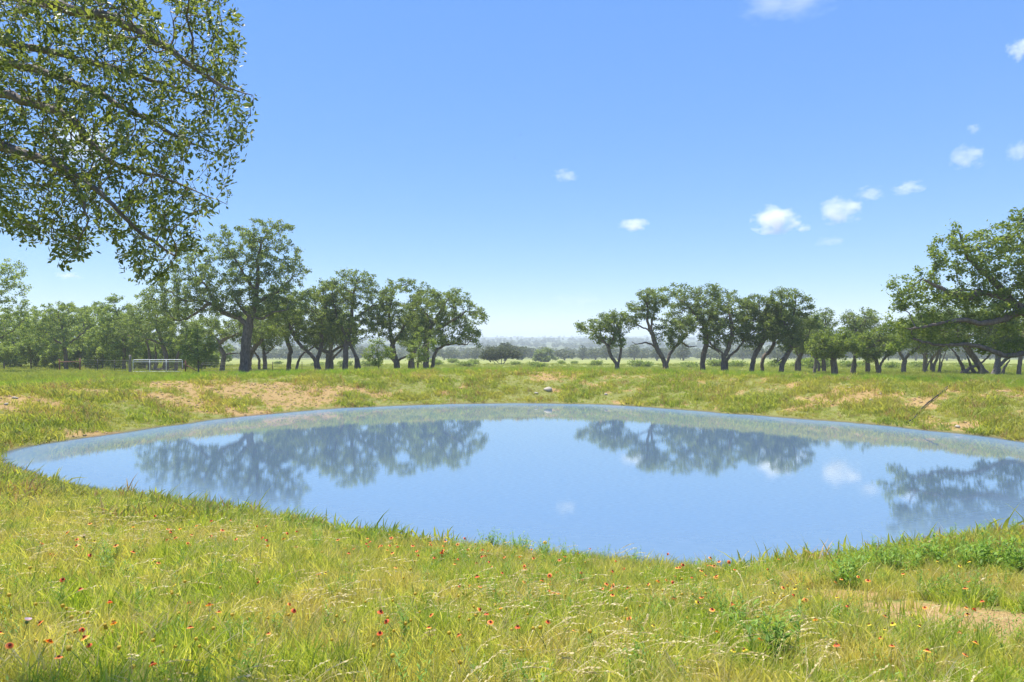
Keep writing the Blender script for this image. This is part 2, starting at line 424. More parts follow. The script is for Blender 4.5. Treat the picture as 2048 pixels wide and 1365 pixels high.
mx2 = N(nt, 'ShaderNodeMixShader'); nt.links.new(al, mx2.inputs[0])
nt.links.new(tr.outputs[0], mx2.inputs[1]); nt.links.new(mx.outputs[0], mx2.inputs[2])
nt.links.new(mx2.outputs[0], out.inputs['Surface'])
wat = obj('pond_water', mesh_np('pond_water', V, [Q], m, True, {'depth': ('POINT', np.clip(-WS[use], -1, 5))}))
tag(wat, 'calm blue pond water mirroring the oaks and the sky', 'water', kind='structure')

M['drystalk'] = leaf_mat('dry_stalk', (0.26, 0.15, 0.07), (0.40, 0.26, 0.12), (0.55, 0.42, 0.22), 0.35, rnd=True)

# ------------------------------------------------------------------ trees
def resample(P, step):
    P = np.asarray(P, float); L = np.concatenate([[0], np.cumsum(np.linalg.norm(np.diff(P, axis=0), axis=1))])
    # Catmull-like smoothing by dense cubic through numpy interpolation of midpoints
    n = max(2, int(L[-1]/step)+1); t = np.linspace(0, L[-1], n)
    Q = np.stack([np.interp(t, L, P[:, k]) for k in range(3)], 1)
    for _ in range(2):
        if len(Q) > 2: Q[1:-1] = 0.25*Q[:-2]+0.5*Q[1:-1]+0.25*Q[2:]
    return Q

def grow(lines, A, step, kill, rs, jitter=0.35, maxit=90, up=0.05, infl=1e9):
    """branch skeleton: the given limbs, then space colonisation towards the points A"""
    P = []; par = []; fl = []
    z0 = lines[0][0][2]
    for li, L in enumerate(lines):
        Q = resample(L, step)
        Q[1:] += rs.normal(0, step*0.10, Q[1:].shape)
        if li == 0: p = -1
        else:
            d = np.linalg.norm(np.array(P)-Q[0], axis=1); p = int(d.argmin()); Q = Q[1:]
        top = 0.0 if li == 0 else (0.62 if L[0][2] < z0+0.5 else 0.40)
        for t_, q in zip(np.linspace(0, 1, len(Q)), Q):
            P.append(q); par.append(p); p = len(P)-1; fl.append(top*(1-0.75*t_))
    P = np.array(P); par = list(par); nsk = len(P)
    bd = np.full(len(A), np.inf); bi = np.zeros(len(A), int)
    def upd(a, b):
        d = np.linalg.norm(A[:, None]-P[None, a:b], axis=2); k = d.argmin(1); dm = d[np.arange(len(A)), k]
        better = dm < bd; bd[better] = dm[better]; bi[better] = a+k[better]
    base_skip = 0
    # the lower trunk does not sprout
    upd(base_skip, len(P)); alive = bd > kill
    kids = {}
    for it in range(maxit):
        act = alive & (bd < infl)
        if not act.any(): break
        ids, inv = np.unique(bi[act], return_inverse=True)
        dr = (A[act]-P[bi[act]])/bd[act][:, None]
        S = np.zeros((len(ids), 3)); np.add.at(S, inv, dr)
        S /= np.linalg.norm(S, axis=1)[:, None]+1e-9
        S += rs.normal(0, jitter, S.shape); S[:, 2] += up
        S /= np.linalg.norm(S, axis=1)[:, None]+1e-9
        new = []; npar = []
        for q, n in zip(P[ids]+S*step, ids):
            ks = kids.setdefault(int(n), [])
            if len(ks) >= 4 or any(np.linalg.norm(q-k) < 0.3*step for k in ks): continue
            ks.append(q); new.append(q); npar.append(int(n))
        if not new: break
        a = len(P); P = np.vstack([P, new]); par += npar
        upd(a, len(P)); alive &= bd > kill
    return P, np.array(par), nsk, np.array(fl)

def wood_mesh(name, P, par, Rb, rt, mat, fl=None):
    n = len(P); cnt = np.zeros(n); has = np.zeros(n, bool); has[par[par >= 0]] = True
    cnt[~has] = 1
    for i in range(n-1, 0, -1):
        if par[i] >= 0: cnt[par[i]] += cnt[i]
    ex = math.log(max(cnt[0], 3))/math.log(Rb/rt)
    r = rt*cnt**(1/ex)
    if fl is not None: r[:len(fl)] = np.maximum(r[:len(fl)], fl*Rb)
    main = -np.ones(n, int)
    for i in range(n):
        p = par[i]
        if p >= 0 and (main[p] < 0 or cnt[i] > cnt[main[p]]): main[p] = i
    mb = MB(); 
    starts = [0]+[i for i in range(1, n) if par[i] < 0 or main[par[i]] != i]
    for s0 in starts:
        ch = [] if par[s0] < 0 else [par[s0]]
        c = s0
        while c >= 0: ch.append(c); c = main[c]
        if len(ch) < 2: continue
        rr = r[ch].copy()
        if par[s0] >= 0: rr[0] = min(rr[0], rr[1]*1.25)
        pts = P[ch]
        if s0 == 0:           # root flare
            hgt = pts[:, 2]-pts[0, 2]; rr = rr*(1+0.30*np.exp(-hgt/(Rb*1.4)))
            pts = pts.copy(); pts[0, 2] -= 0.15
        R0 = rr.max(); k = 9 if R0 > 0.13 else 6 if R0 > 0.05 else 4 if R0 > 0.02 else 3
        mb.tube(pts, rr, k, cap=False)
    return mb.mesh(name, mat, True), r, has

def leaf_mesh(name, C, size, mat, rs, up=0.6, aspect=0.58, tint=None, dirs=None, fold=False):
    """one small folded leaf (two quads) or a single leaf-spray quad for each centre"""
    n = len(C); nrm = rs.normal(0, 1, (n, 3)); nrm[:, 2] += up*1.6; nrm /= np.linalg.norm(nrm, axis=1)[:, None]
    u = rs.normal(0, 1, (n, 3)) if dirs is None else dirs+rs.normal(0, 0.45, (n, 3))
    u -= (u*nrm).sum(1)[:, None]*nrm; u /= np.linalg.norm(u, axis=1)[:, None]+1e-9
    v = np.cross(nrm, u); L = (size*(0.65+0.7*rs.random(n)))[:, None]; W = L*aspect*(0.75+0.5*rs.random(n))[:, None]
    if tint is None: tint = rs.random(n)
    if fold:
        b = C; t = C+u*L; mm = C+u*L*0.5-nrm*L*0.07; l = C+u*L*0.56+v*W*0.5+nrm*L*0.04; r_ = C+u*L*0.56-v*W*0.5+nrm*L*0.04
        V = np.stack([b, mm, t, l, r_], 1).reshape(-1, 3); o = (np.arange(n)*5)[:, None]
        Q = np.concatenate([o+np.array([0, 1, 2, 3]), o+np.array([0, 4, 2, 1])], 1).reshape(-1, 4)
        return mesh_np(name, V, [Q], mat, False, {'tint': ('FACE', np.repeat(tint, 2))})
    b = C-u*L*0.5; t = C+u*L*0.5; l = C+v*W*0.5+u*L*0.08; r_ = C-v*W*0.5+u*L*0.08
    V = np.stack([b, r_, t, l], 1).reshape(-1, 3); Q = np.arange(4*n).reshape(-1, 4)
    return mesh_np(name, V, [Q], mat, False, {'tint': ('FACE', tint)})

def sample_blobs(blobs, n, rs, shell=0.35):
    """points in a union of ellipsoids (x, y, z, rx, ry, rz), more of them towards the skin"""
    vol = np.array([b[3]*b[4]*b[5] for b in blobs])**0.8; k = rs.choice(len(blobs), n, p=vol/vol.sum())
    B = np.array(blobs)[k]; d = rs.normal(0, 1, (n, 3)); d /= np.linalg.norm(d, axis=1)[:, None]
    rr = rs.random(n)**shell
    return B[:, :3]+d*B[:, 3:]*rr[:, None]

def make_tree(name, label, d, limbs, blobs, Rb, seed, leaf='oak', bark='bark', n_attr=650, per=13, lsize=0.17, step=None, kill=None,
              group=None, cat='tree', spread=0.15, deep=0.85, rt=0.011, up=0.6, ground=None, clear=0.7, wide=1.2, gap=41):
    """limbs: polylines of (px x, px y, metres behind the trunk); blobs: (px x, px y, px rx, px ry[, metres behind])"""
    rs = np.random.default_rng(seed); s = d/F
    def W(x, y, dd=0.0): return px(x, y, d+dd) if False else px(x, y, d)+np.array([0, dd, 0])
    lines = [[W(*p) for p in L] for L in limbs]
    bx, by = lines[0][0][:2]; bz = gz(bx, by) if ground is None else ground
    lines[0][0][2] = bz
    for L in lines[1:]:
        if L[0][2] < bz+0.6: L[0] = L[0]*0+np.array([L[0][0], L[0][1], bz-0.1])
    origin = np.array([bx, by, bz])
    bl = []
    for q in blobs:
        c = W(q[0], q[1]+0.06*q[3], q[4] if len(q) > 4 else 0.0); rx, rz = q[2]*s*wide, q[3]*s*(0.5+wide/2)
        bl.append((*c, rx, max(rx, rz)*deep, rz))
    n_attr = int(n_attr*1.7); per *= 2.0
    A = sample_blobs(bl, n_attr, rs); A = A[A[:, 2] > bz+clear]
    cs = max(0.55, 0.022*d*0.75); hc = np.floor((A+rs.random(3)*5)/cs).astype(int); hv = (hc[:, 0]*73856093 ^ hc[:, 1]*19349663 ^ hc[:, 2]*83492791) % 100
    A = A[hv > gap]      # open gaps in the crown
    size = (sum(b[3]*b[4]*b[5] for b in bl))**(1/3)
    step = step or max(0.16, size*0.07); kill = kill or step*1.6
    P, par, nsk, fl = grow(lines, A-0, step, kill, rs)
    Rb *= 0.84
    me, r, has = wood_mesh('trunk', P-origin, par, Rb, rt, M[bark], fl)
    t = empty(name, origin); obj('trunk', me, t)
    lv = np.nonzero((r < rt*2.9) & (np.arange(len(P)) >= nsk))[0]
    clump = rs.random(len(lv))
    w = np.where(has[lv], 0.7, 1.5); cnt = rs.poisson(per*w)
    C = np.repeat(P[lv], cnt, axis=0); tn = np.repeat(clump, cnt)
    C = C+rs.normal(0, spread, C.shape)*np.array([1, 1, 0.75])
    tint = np.clip(0.5*rs.random(len(C))+0.5*tn, 0, 1)
    obj('crown', leaf_mesh('crown', C-origin, lsize, M[leaf], rs, up=up, tint=tint), t)
    tag(t, label, cat, group)
    return t

def copy_tree(t, loc, rz, sc, label=None, group=None):
    c = t.copy(); COL.objects.link(c); c.location = loc; c.rotation_euler = (0, 0, rz); c.scale = sc if not np.isscalar(sc) else (sc,)*3
    if label: c['label'] = label
    if group: c['group'] = group
    for ch in t.children:
        k = ch.copy(); COL.objects.link(k); k.parent = c
    return c

# --- the big oak and the motte of oaks behind the left bank
G1 = 'oaks of the left-hand grove'
make_tree('live_oak', 'tallest live oak, thick straight trunk forking low, just right of the white gate', 61,
    [[(488, 745), (490, 700), (495, 660), (500, 636), (510, 612), (513, 585), (516, 556), (512, 525, 0.3), (520, 495), (532, 470)],
     [(495, 652), (480, 634, -.2), (456, 629, -.4), (440, 618, -.5), (425, 606, -.6), (405, 600, -.8), (385, 606, -1), (368, 596, -1.2)],
     [(440, 618, -.5), (424, 592, -.2), (412, 572), (395, 555)],
     [(497, 632), (480, 618, .5), (468, 606, .8), (455, 585, 1)],
     [(513, 585), (500, 560, -.8), (488, 535, -1), (470, 510, -1.2)],
     [(512, 606), (535, 592, .6), (556, 575, 1.0), (575, 556, 1.2)],
     [(503, 632), (530, 640, -1), (560, 626, -1.6), (590, 622, -2)],
     [(425, 606, -.6), (390, 625, .5), (360, 640, 1.0), (335, 640, 1.2)]],
    [(535, 482, 62, 48), (470, 495, 58, 48), (565, 545, 52, 48), (500, 550, 78, 62), (415, 535, 62, 52), (370, 580, 68, 45), (330, 610, 50, 45),
     (590, 600, 38, 32), (440, 600, 60, 35), (545, 610, 60, 32)],
    0.50, 11, n_attr=1900, per=17, lsize=0.17, step=0.32, group=G1)
make_tree('live_oak', 'slender crooked oak with a bent elbow trunk beside the tallest oak', 74,
    [[(443, 740), (446, 722), (449, 711), (439, 696), (437, 688), (452, 677), (478, 668), (500, 655)], [(448, 711), (456, 707, .2), (470, 708, .4), (484, 704, .5)]],
    [(455, 655, 45, 25, 1), (420, 650, 40, 28, 1), (500, 660, 40, 25, 1.5)], 0.30, 12, n_attr=380, per=11, group=G1)
make_tree('live_oak', 'oak leaning right, half hidden behind the tallest oak trunk', 78,
    [[(497, 742), (499, 715), (507, 698), (522, 682), (533, 660), (545, 640)]], [(545, 640, 52, 38), (500, 640, 42, 30, 2)], 0.33, 13, n_attr=420, per=12, group=G1)
make_tree('live_oak', 'twin-stemmed oak with thin steep trunks in the left grove', 70,
    [[(576, 741), (578, 715), (582, 700), (575, 684), (570, 660), (575, 630)], [(588, 741, .5), (594, 718, .6), (603, 706, .6), (616, 700, .7), (628, 690, .7)]],
    [(580, 640, 55, 35), (555, 610, 45, 35), (620, 660, 40, 28)], 0.31, 14, n_attr=520, per=13, group=G1)
make_tree('live_oak', 'oak with a trunk leaning strongly left from its foot in the left grove', 66,
    [[(638, 741), (632, 724), (622, 709), (606, 696), (592, 680), (580, 655), (572, 630)], [(633, 726), (637, 705, .4), (640, 690, .5), (640, 660, .5), (650, 625)]],
    [(610, 620, 55, 45), (655, 600, 45, 42), (580, 650, 45, 30), (640, 650, 45, 30)], 0.34, 15, n_attr=700, per=13, group=G1)
make_tree('live_oak', 'small Y-forked oak between the leaning oak and the twin-trunk oak', 70,
    [[(661, 740), (661, 716), (664, 704), (676, 696), (692, 690), (708, 680)], [(661, 708), (648, 702, .3), (634, 699, .4), (622, 690, .5)]],
    [(640, 670, 35, 22, 1), (690, 665, 40, 25, 1)], 0.27, 16, n_attr=340, per=12, group=G1)
make_tree('live_oak', 'tall round-topped oak on two crossing trunks in the left grove', 65,
    [[(690, 741), (691, 715), (690, 695), (698, 668), (703, 640), (705, 600), (712, 570)],
     [(718, 741, .4), (714, 722, .4), (706, 704, .3), (697, 684), (688, 664), (676, 640), (668, 610)],
     [(706, 640), (725, 625, .6), (742, 610, .8)], [(706, 738, 1.2), (706, 715, 1.2), (704, 700, 1)]],
    [(705, 575, 55, 40), (670, 595, 42, 42), (740, 600, 45, 45), (700, 635, 65, 40), (750, 640, 40, 32)], 0.38, 17, n_attr=1000, per=14, group=G1)
make_tree('live_oak', 'oak with a low V fork behind the pale saplings in the left grove', 67,
    [[(795, 740), (793, 722), (786, 705), (783, 685), (780, 655), (778, 625), (785, 595)], [(793, 724), (806, 716, -.3), (822, 710, -.5), (838, 702, -.6), (850, 690, -.6)],
     [(783, 690), (798, 672, .5), (806, 650, .7), (820, 630, .8)], [(791, 728), (780, 718, .6), (772, 700, .9), (755, 680, 1)]],
    [(810, 592, 55, 38), (775, 620, 45, 40), (840, 620, 48, 45), (800, 650, 60, 32)], 0.35, 18, n_attr=900, per=14, group=G1)
make_tree('live_oak', 'wide oak at the right-hand end of the left grove, open to the valley', 64,
    [[(851, 741), (852, 722), (851, 700), (855, 675), (865, 650), (880, 625), (895, 600)], [(861, 741, .6), (866, 715, .5), (872, 700, .4), (890, 690, .3), (912, 688, .2), (935, 690)],
     [(858, 668), (885, 655, -.7), (910, 640, -1), (935, 625, -1)], [(866, 650), (850, 628, .8), (838, 610, 1)]],
    [(900, 610, 52, 40), (860, 625, 45, 42), (930, 640, 40, 42), (890, 665, 62, 30), (945, 672, 26, 24)], 0.38, 19, n_attr=950, per=14, group=G1)

# --- the row of oaks behind the right part of the berm
G2 = 'oaks of the row behind the berm'
make_tree('live_oak', 'small low oak with two stems at the valley end of the berm row', 60,
    [[(1236, 742), (1234, 729), (1226, 720), (1219, 708), (1217, 694), (1206, 682), (1193, 672)], [(1236, 733), (1239, 720, .2), (1243, 705, .3), (1244, 688, .3), (1239, 668, .3), (1236, 650, .2)],
     [(1217, 694), (1226, 676, -.3), (1228, 655, -.4)]],
    [(1182, 655, 28, 20), (1212, 652, 30, 26), (1240, 648, 24, 24), (1225, 680, 32, 16), (1225, 634, 20, 13)], 0.24, 31, n_attr=620, per=10, lsize=0.15, spread=0.14, group=G2)
make_tree('live_oak', 'open V-forked oak with long bare limbs reaching to both sides', 61,
    [[(1332, 743), (1331, 730), (1324, 714), (1314, 698), (1308, 680), (1304, 665), (1297, 659), (1283, 655), (1272, 648)],
     [(1334, 728), (1340, 710, .2), (1350, 696, .3), (1364, 684, .4), (1378, 670, .5)],
     [(1313, 697), (1301, 688, -.2), (1288, 685, -.3), (1271, 690, -.4), (1262, 684, -.4)],
     [(1302, 662), (1306, 640, .3), (1312, 620, .4), (1314, 600, .5)], [(1299, 659), (1293, 640, -.3), (1295, 620, -.4), (1288, 600, -.4)],
     [(1364, 684, .4), (1380, 695, .6), (1398, 693, .7)]],
    [(1268, 622, 22, 22), (1300, 592, 28, 16), (1318, 605, 18, 22), (1290, 622, 28, 20), (1345, 665, 30, 22), (1372, 650, 24, 24), (1262, 640, 18, 14)],
    0.31, 32, n_attr=700, per=9, lsize=0.15, spread=0.14, group=G2)
make_tree('live_oak', 'tall oak with a single dark trunk and the highest crown of the berm row', 63,
    [[(1405, 744), (1405, 722), (1407, 706), (1413, 692), (1411, 668), (1406, 640), (1398, 615), (1390, 590)], [(1412, 690), (1432, 700, .3), (1442, 708, .4)],
     [(1410, 655), (1425, 630, .5), (1430, 605, .6)], [(1408, 645), (1385, 628, -.5), (1365, 605, -.7)]],
    [(1352, 585, 30, 20), (1385, 590, 35, 26), (1420, 588, 32, 24), (1370, 625, 45, 32), (1415, 635, 40, 35), (1392, 575, 30, 12)], 0.28, 33, n_attr=900, per=11, lsize=0.16, group=G2)
broad = make_tree('live_oak', 'broad oak with a stout double trunk and spreading basket of limbs', 62,
    [[(1447, 745), (1447, 725), (1449, 712), (1440, 702), (1426, 694), (1415, 680)], [(1457, 745, .5), (1456, 722, .5), (1462, 712, .4), (1478, 700, .3), (1488, 684, .2), (1495, 662)],
     [(1450, 712), (1455, 695, -.3), (1462, 675, -.4), (1460, 645, -.4), (1455, 610)]],
    [(1445, 600, 35, 30), (1465, 640, 48, 42), (1435, 665, 35, 28), (1490, 660, 30, 32), (1490, 620, 30, 25)], 0.33, 34, n_attr=900, per=11, lsize=0.16, group=G2)
make_tree('live_oak', 'oak with a trunk leaning right between the broad oak and a thin stem', 62,
    [[(1503, 744), (1506, 722), (1511, 707), (1520, 694), (1530, 676), (1528, 650)]], [(1515, 612, 35, 22), (1515, 650, 38, 35), (1535, 625, 22, 26)], 0.25, 35, n_attr=520, per=12, lsize=0.16, group=G2)
make_tree('live_oak', 'thin oak whose stem bends right then upright in the berm row', 64,
    [[(1524, 744), (1524, 726), (1527, 713), (1540, 704), (1547, 690), (1548, 676), (1560, 660)]], [(1550, 640, 30, 30), (1560, 670, 30, 20)], 0.20, 36, n_attr=330, per=11, lsize=0.16, group=G2)
make_tree('live_oak', 'oak with a high domed top and slanting trunk in the berm row', 61,
    [[(1560, 744), (1565, 728), (1570, 716), (1578, 703), (1584, 692), (1584, 672), (1572, 655), (1562, 630), (1564, 600)], [(1570, 714), (1555, 722, -.3), (1545, 726, -.4)],
     [(1582, 696), (1600, 692, .2), (1612, 684, .3), (1622, 668, .4)], [(1572, 655), (1590, 630, .3), (1595, 605, .4)]],
    [(1575, 597, 32, 22), (1600, 612, 22, 26), (1565, 625, 30, 28), (1600, 655, 38, 30), (1575, 670, 36, 24), (1550, 728, 14, 9)], 0.25, 37, n_attr=760, per=10, lsize=0.16, group=G2)
make_tree('live_oak', 'thin half-bare oak with dead upright twigs in the berm row', 66,
    [[(1628, 744), (1632, 720), (1640, 695), (1645, 670), (1652, 650), (1650, 630), (1655, 614)], [(1645, 672), (1625, 650, .3), (1622, 625, .4)], [(1652, 650), (1662, 638), (1663, 630)]],
    [(1630, 640, 22, 22), (1640, 680, 34, 25), (1652, 636, 14, 18)], 0.17, 38, n_attr=380, per=4, lsize=0.15, bark='twig', group=G2)
make_tree('live_oak', 'low dense oak with a stout short trunk, crown reaching down low', 56,
    [[(1669, 750), (1668, 730), (1666, 716), (1658, 702), (1650, 690)], [(1668, 720), (1676, 700, .3), (1680, 680, .3)]],
    [(1670, 688, 42, 26), (1645, 695, 28, 20), (1695, 690, 28, 22), (1670, 668, 30, 14)], 0.30, 39, n_attr=560, per=13, lsize=0.16, leaf='oak_bright', group=G2)
make_tree('live_oak', 'pair-stemmed grey oak with a thin see-through top beside the low dense oak', 62,
    [[(1702, 750), (1705, 732), (1709, 716), (1712, 695), (1712, 665), (1708, 640)], [(1712, 750, .5), (1716, 730, .5), (1714, 712, .5), (1718, 690, .5), (1724, 655, .4), (1735, 635)]],
    [(1722, 635, 32, 18), (1700, 640, 20, 15), (1720, 675, 35, 25)], 0.21, 40, n_attr=480, per=6, lsize=0.15, bark='twig', group=G2)
make_tree('live_oak', 'oak with a wide V of two curved stems left of the great right-hand oak', 60,
    [[(1757, 750), (1754, 730), (1751, 716), (1752, 700), (1745, 680)], [(1759, 746), (1764, 730, .3), (1772, 718, .3), (1786, 708, .4), (1796, 698, .5)]],
    [(1745, 680, 35, 28), (1780, 675, 35, 28), (1735, 710, 24, 12)], 0.24, 41, n_attr=520, per=12, lsize=0.16, leaf='oak_bright', group=G2)

for k, (X, d, s_) in enumerate([(1598, 78, .9), (1648, 75, .85), (1735, 75, .88), (1850, 80, 1.0), (655, 79, 1.05), (825, 79, 1.0), (530, 84, 1.05)]):
    x, y = (X-1024)/F*d, d
    copy_tree(broad, (x, y, gz(x, y)), 0.9+k*1.37, s_, 'spreading oak in the second row filling the left grove' if X < 1000 else 'spreading oak in the second row behind the berm oaks', 'second-row oaks of the left grove' if X < 1000 else 'second-row oaks behind the berm')
# --- grove seen under the great right-hand oak
G3 = 'background grove under the great oak'
make_tree('live_oak', 'straight grey oak with a low fan of limbs seen under the great oak', 68,
    [[(1807, 750), (1808, 728), (1812, 715), (1822, 705), (1835, 697)], [(1809, 722), (1800, 708), (1795, 690)], [(1815, 750, .8), (1815, 726, .8)]],
    [(1810, 672, 42, 32), (1840, 660, 40, 30)], 0.26, 51, n_attr=480, per=11, group=G3, bark='twig')
make_tree('live_oak', 'oak leaning right with slender stems seen under the great oak', 72,
    [[(1866, 750), (1868, 730), (1875, 715), (1882, 695), (1880, 670)], [(1846, 750), (1856, 728), (1866, 712), (1874, 705)], [(1884, 750, .6), (1887, 720, .6), (1890, 690, .6)], [(1890, 748, 1), (1896, 725, 1), (1905, 700, 1)]],
    [(1880, 660, 55, 40), (1850, 690, 30, 15)], 0.22, 52, n_attr=480, per=10, group=G3, bark='twig')
make_tree('live_oak', 'oak of several thick leaning trunks under the great oak', 64,
    [[(1972, 752), (1960, 735), (1948, 716), (1938, 700), (1925, 685), (1915, 660)], [(1960, 752, .6), (1950, 732, .6), (1942, 712, .6)], [(1948, 752, 1.2), (1940, 730, 1.2), (1928, 708, 1.2), (1915, 695, 1.2)],
     [(1913, 751, -.4), (1925, 742, -.4), (1945, 732, -.4), (1962, 722, -.4), (1972, 712, -.4)]],
    [(1930, 650, 60, 40), (1970, 660, 40, 40), (1900, 660, 40, 30)], 0.38, 53, n_attr=720, per=11, group=G3)
make_tree('live_oak', 'pale forked oak leaning right beside the leaning trunks', 60,
    [[(1988, 754), (1994, 738), (2004, 726), (2016, 716), (2030, 708), (2045, 690)], [(1992, 738), (2000, 720, .2), (2000, 700, .3), (1990, 680, .3)], [(1982, 752, 1), (1978, 735, 1), (1972, 720, 1)]],
    [(2020, 660, 50, 38), (1990, 640, 40, 34)], 0.34, 54, n_attr=600, per=12, group=G3, bark='twig')
make_tree('live_oak', 'upright dark oak stem at the edge of the grove under the great oak', 58,
    [[(2037, 756), (2038, 735), (2042, 718), (2040, 690), (2050, 660)], [(2015, 755, .7), (2022, 735, .7), (2032, 720, .7)], [(2070, 755), (2070, 720), (2080, 680)]],
    [(2060, 660, 50, 35), (2100, 670, 50, 40)], 0.30, 55, n_attr=520, per=12, group=G3)
make_tree('live_oak', 'great spreading oak with a long low limb beside the berm', 36,
    [[(2185, 770), (2180, 735), (2170, 700), (2150, 672), (2120, 655), (2080, 640), (2045, 620), (2020, 600), (1985, 590), (1955, 582), (1925, 580), (1905, 585)],
     [(2180, 735), (2140, 725, -.3), (2090, 708, -.5), (2040, 705, -.6), (2005, 712, -.6), (1975, 706, -.6), (1950, 696, -.6), (1925, 688, -.6), (1895, 690, -.6), (1865, 692, -.6), (1835, 686, -.6), (1815, 678, -.6)],
     [(2170, 700), (2165, 650, .8), (2150, 600, 1), (2120, 550, 1.2), (2090, 500, 1.2), (2060, 450, 1)],
     [(2020, 600), (2010, 570, .5), (1985, 545, .6), (1960, 525, .6), (1945, 500, .6), (1935, 465, .6)],
     [(1955, 582), (1925, 600, -.5), (1890, 590, -.6), (1860, 575, -.6), (1830, 560, -.6)], [(2045, 620), (1990, 640, -.6), (1950, 650, -.8), (1900, 640, -1), (1850, 650, -1), (1800, 660, -1)],
     [(2165, 650, .8), (2220, 600, 1), (2270, 560, 1)], [(2180, 735), (2230, 690, 0.5), (2290, 660, .6)]],
    [(1925, 470, 38, 30), (1900, 505, 45, 32), (1960, 520, 55, 45), (2010, 470, 45, 35), (2065, 450, 60, 45), (2060, 520, 70, 50), (1830, 585, 50, 38), (1890, 590, 60, 45), (1960, 600, 65, 45),
     (1800, 615, 30, 25), (1810, 655, 50, 30), (1880, 650, 60, 30), (2050, 590, 70, 45), (1790, 690, 30, 18), (2170, 500, 80, 80), (2230, 590, 80, 60), (2140, 600, 60, 50), (2010, 650, 60, 35), (2290, 640, 50, 40), (1825, 545, 20, 18),
     (1985, 690, 40, 14), (2060, 700, 40, 16)],
    0.62, 61, n_attr=2900, per=17, lsize=0.15, step=0.26, kill=0.4, spread=0.14, gap=50, wide=1.1, leaf='oak_bright', rt=0.009, group=None)

# --- trees along the left edge beyond the fence
G4 = 'trees beyond the wire fence'
make_tree('elm_tree', 'tall feathery pale green tree standing beyond the fence at the wood end', 72,
    [[(-45, 742), (-44, 715), (-40, 690), (-30, 660), (-20, 620), (-10, 580)], [(-42, 700), (-10, 680, .4), (20, 660, .5), (40, 640, .6)], [(-40, 690), (-75, 650), (-90, 600)]],
    [(-25, 590, 60, 80), (20, 560, 32, 48), (10, 640, 45, 50), (-80, 610, 60, 80), (40, 660, 25, 30)], 0.32, 71, leaf='elm', n_attr=900, per=13, lsize=0.19, group=G4)
make_tree('elm_tree', 'round yellow-green tree with spreading grey limbs behind the brown brace posts', 86,
    [[(133, 735), (131, 710), (129, 690), (126, 665), (120, 640)], [(130, 692), (112, 682), (98, 668), (75, 655), (52, 652)], [(130, 690), (150, 680), (165, 668), (180, 650)]],
    [(110, 640, 50, 38), (150, 640, 42, 36), (80, 660, 40, 34), (125, 680, 55, 30), (165, 680, 35, 28)], 0.28, 72, leaf='elm', n_attr=800, per=13, lsize=0.21, group=G4)
make_tree('elm_tree', 'tall narrow light green tree behind the thin fence posts', 82,
    [[(247, 737), (249, 710), (246, 680), (240, 650), (232, 620)], [(248, 700), (262, 680), (268, 660)], [(246, 690), (225, 670), (212, 650)]],
    [(228, 620, 30, 32), (245, 655, 42, 38), (212, 670, 34, 35), (265, 685, 30, 28), (235, 700, 45, 18)], 0.24, 73, leaf='elm', n_attr=800, per=13, lsize=0.2, group=G4)
make_tree('live_oak', 'dark old oak on a clump of thick black trunks right behind the white gate', 77,
    [[(334, 742), (332, 715), (326, 690), (318, 670), (312, 645)], [(293, 740, .6), (294, 712, .6), (290, 690, .6), (280, 665, .6)], [(308, 741, .4), (308, 712, .4), (306, 690, .4)], [(321, 742, .9), (320, 710, .9)],
     [(348, 742, .4), (350, 715, .4), (356, 695, .4), (370, 675, .4)], [(326, 690), (310, 682, -.4), (298, 678, -.4), (282, 684, -.4)]],
    [(315, 630, 55, 38), (355, 650, 45, 38), (280, 655, 42, 38), (320, 670, 60, 22)], 0.42, 74, n_attr=800, per=14, group=G4)
proto_back = make_tree('live_oak', 'grey-green oak of the wood edge with its crown down to the grass', 100,
    [[(40, 735), (42, 705), (45, 680), (50, 650)], [(42, 700), (20, 680), (10, 660)]], [(40, 655, 45, 35), (5, 670, 38, 34), (78, 672, 38, 34), (40, 695, 58, 26), (15, 712, 40, 18), (70, 712, 40, 18)], 0.3, 75, leaf='elm', n_attr=800, per=15, lsize=0.22, group=G4)
G5 = 'trees of the wood beyond the fence'
for k, (X, d, s_) in enumerate([(-60, 108, 1.1), (90, 112, 1.15), (175, 108, 1.25), (215, 118, 1.3), (285, 105, 1.1), (350, 112, 1.2), (415, 118, 1.0), (-130, 100, 1.2), (10, 125, 1.3), (140, 130, 1.3)]):
    x, y = (X-1024)/F*d, d
    copy_tree(proto_back, (x, y, gz(x, y)), k*1.9+0.5, s_, 'leafy oak standing deep in the wood beyond the wire fence', G5)
proto_thick = make_tree('thicket_bush', 'light green thicket bush filling the wood edge beyond the fence', 92,
    [[(150, 738), (150, 722), (150, 705)], [(150, 728), (138, 712)], [(150, 728), (163, 712)]], [(150, 706, 24, 18), (136, 716, 18, 14), (165, 716, 18, 14), (150, 724, 28, 10)], 0.1, 76, leaf='elm', n_attr=420, per=12, lsize=0.2, cat='bush', clear=0.1, group='thicket bushes beyond the fence')
for k, (X, d, s_) in enumerate([(-60, 90, 1.2), (20, 94, 1.1), (85, 98, 1.2), (110, 90, .9), (180, 95, 1.3), (205, 88, 1.0), (230, 92, 1.2), (268, 96, 1.3), (290, 86, .8), (365, 90, 1.1), (385, 98, 1.3), (410, 88, .9), (-100, 96, 1.4), (340, 100, 1.4)]):
    x, y = (X-1024)/F*d, d
    copy_tree(proto_thick, (x, y, gz(x, y)-0.05), k*2.1, (s_, s_, s_*(0.9+0.5*((k*31) % 10)/10)))
G6 = 'saplings on the grass'
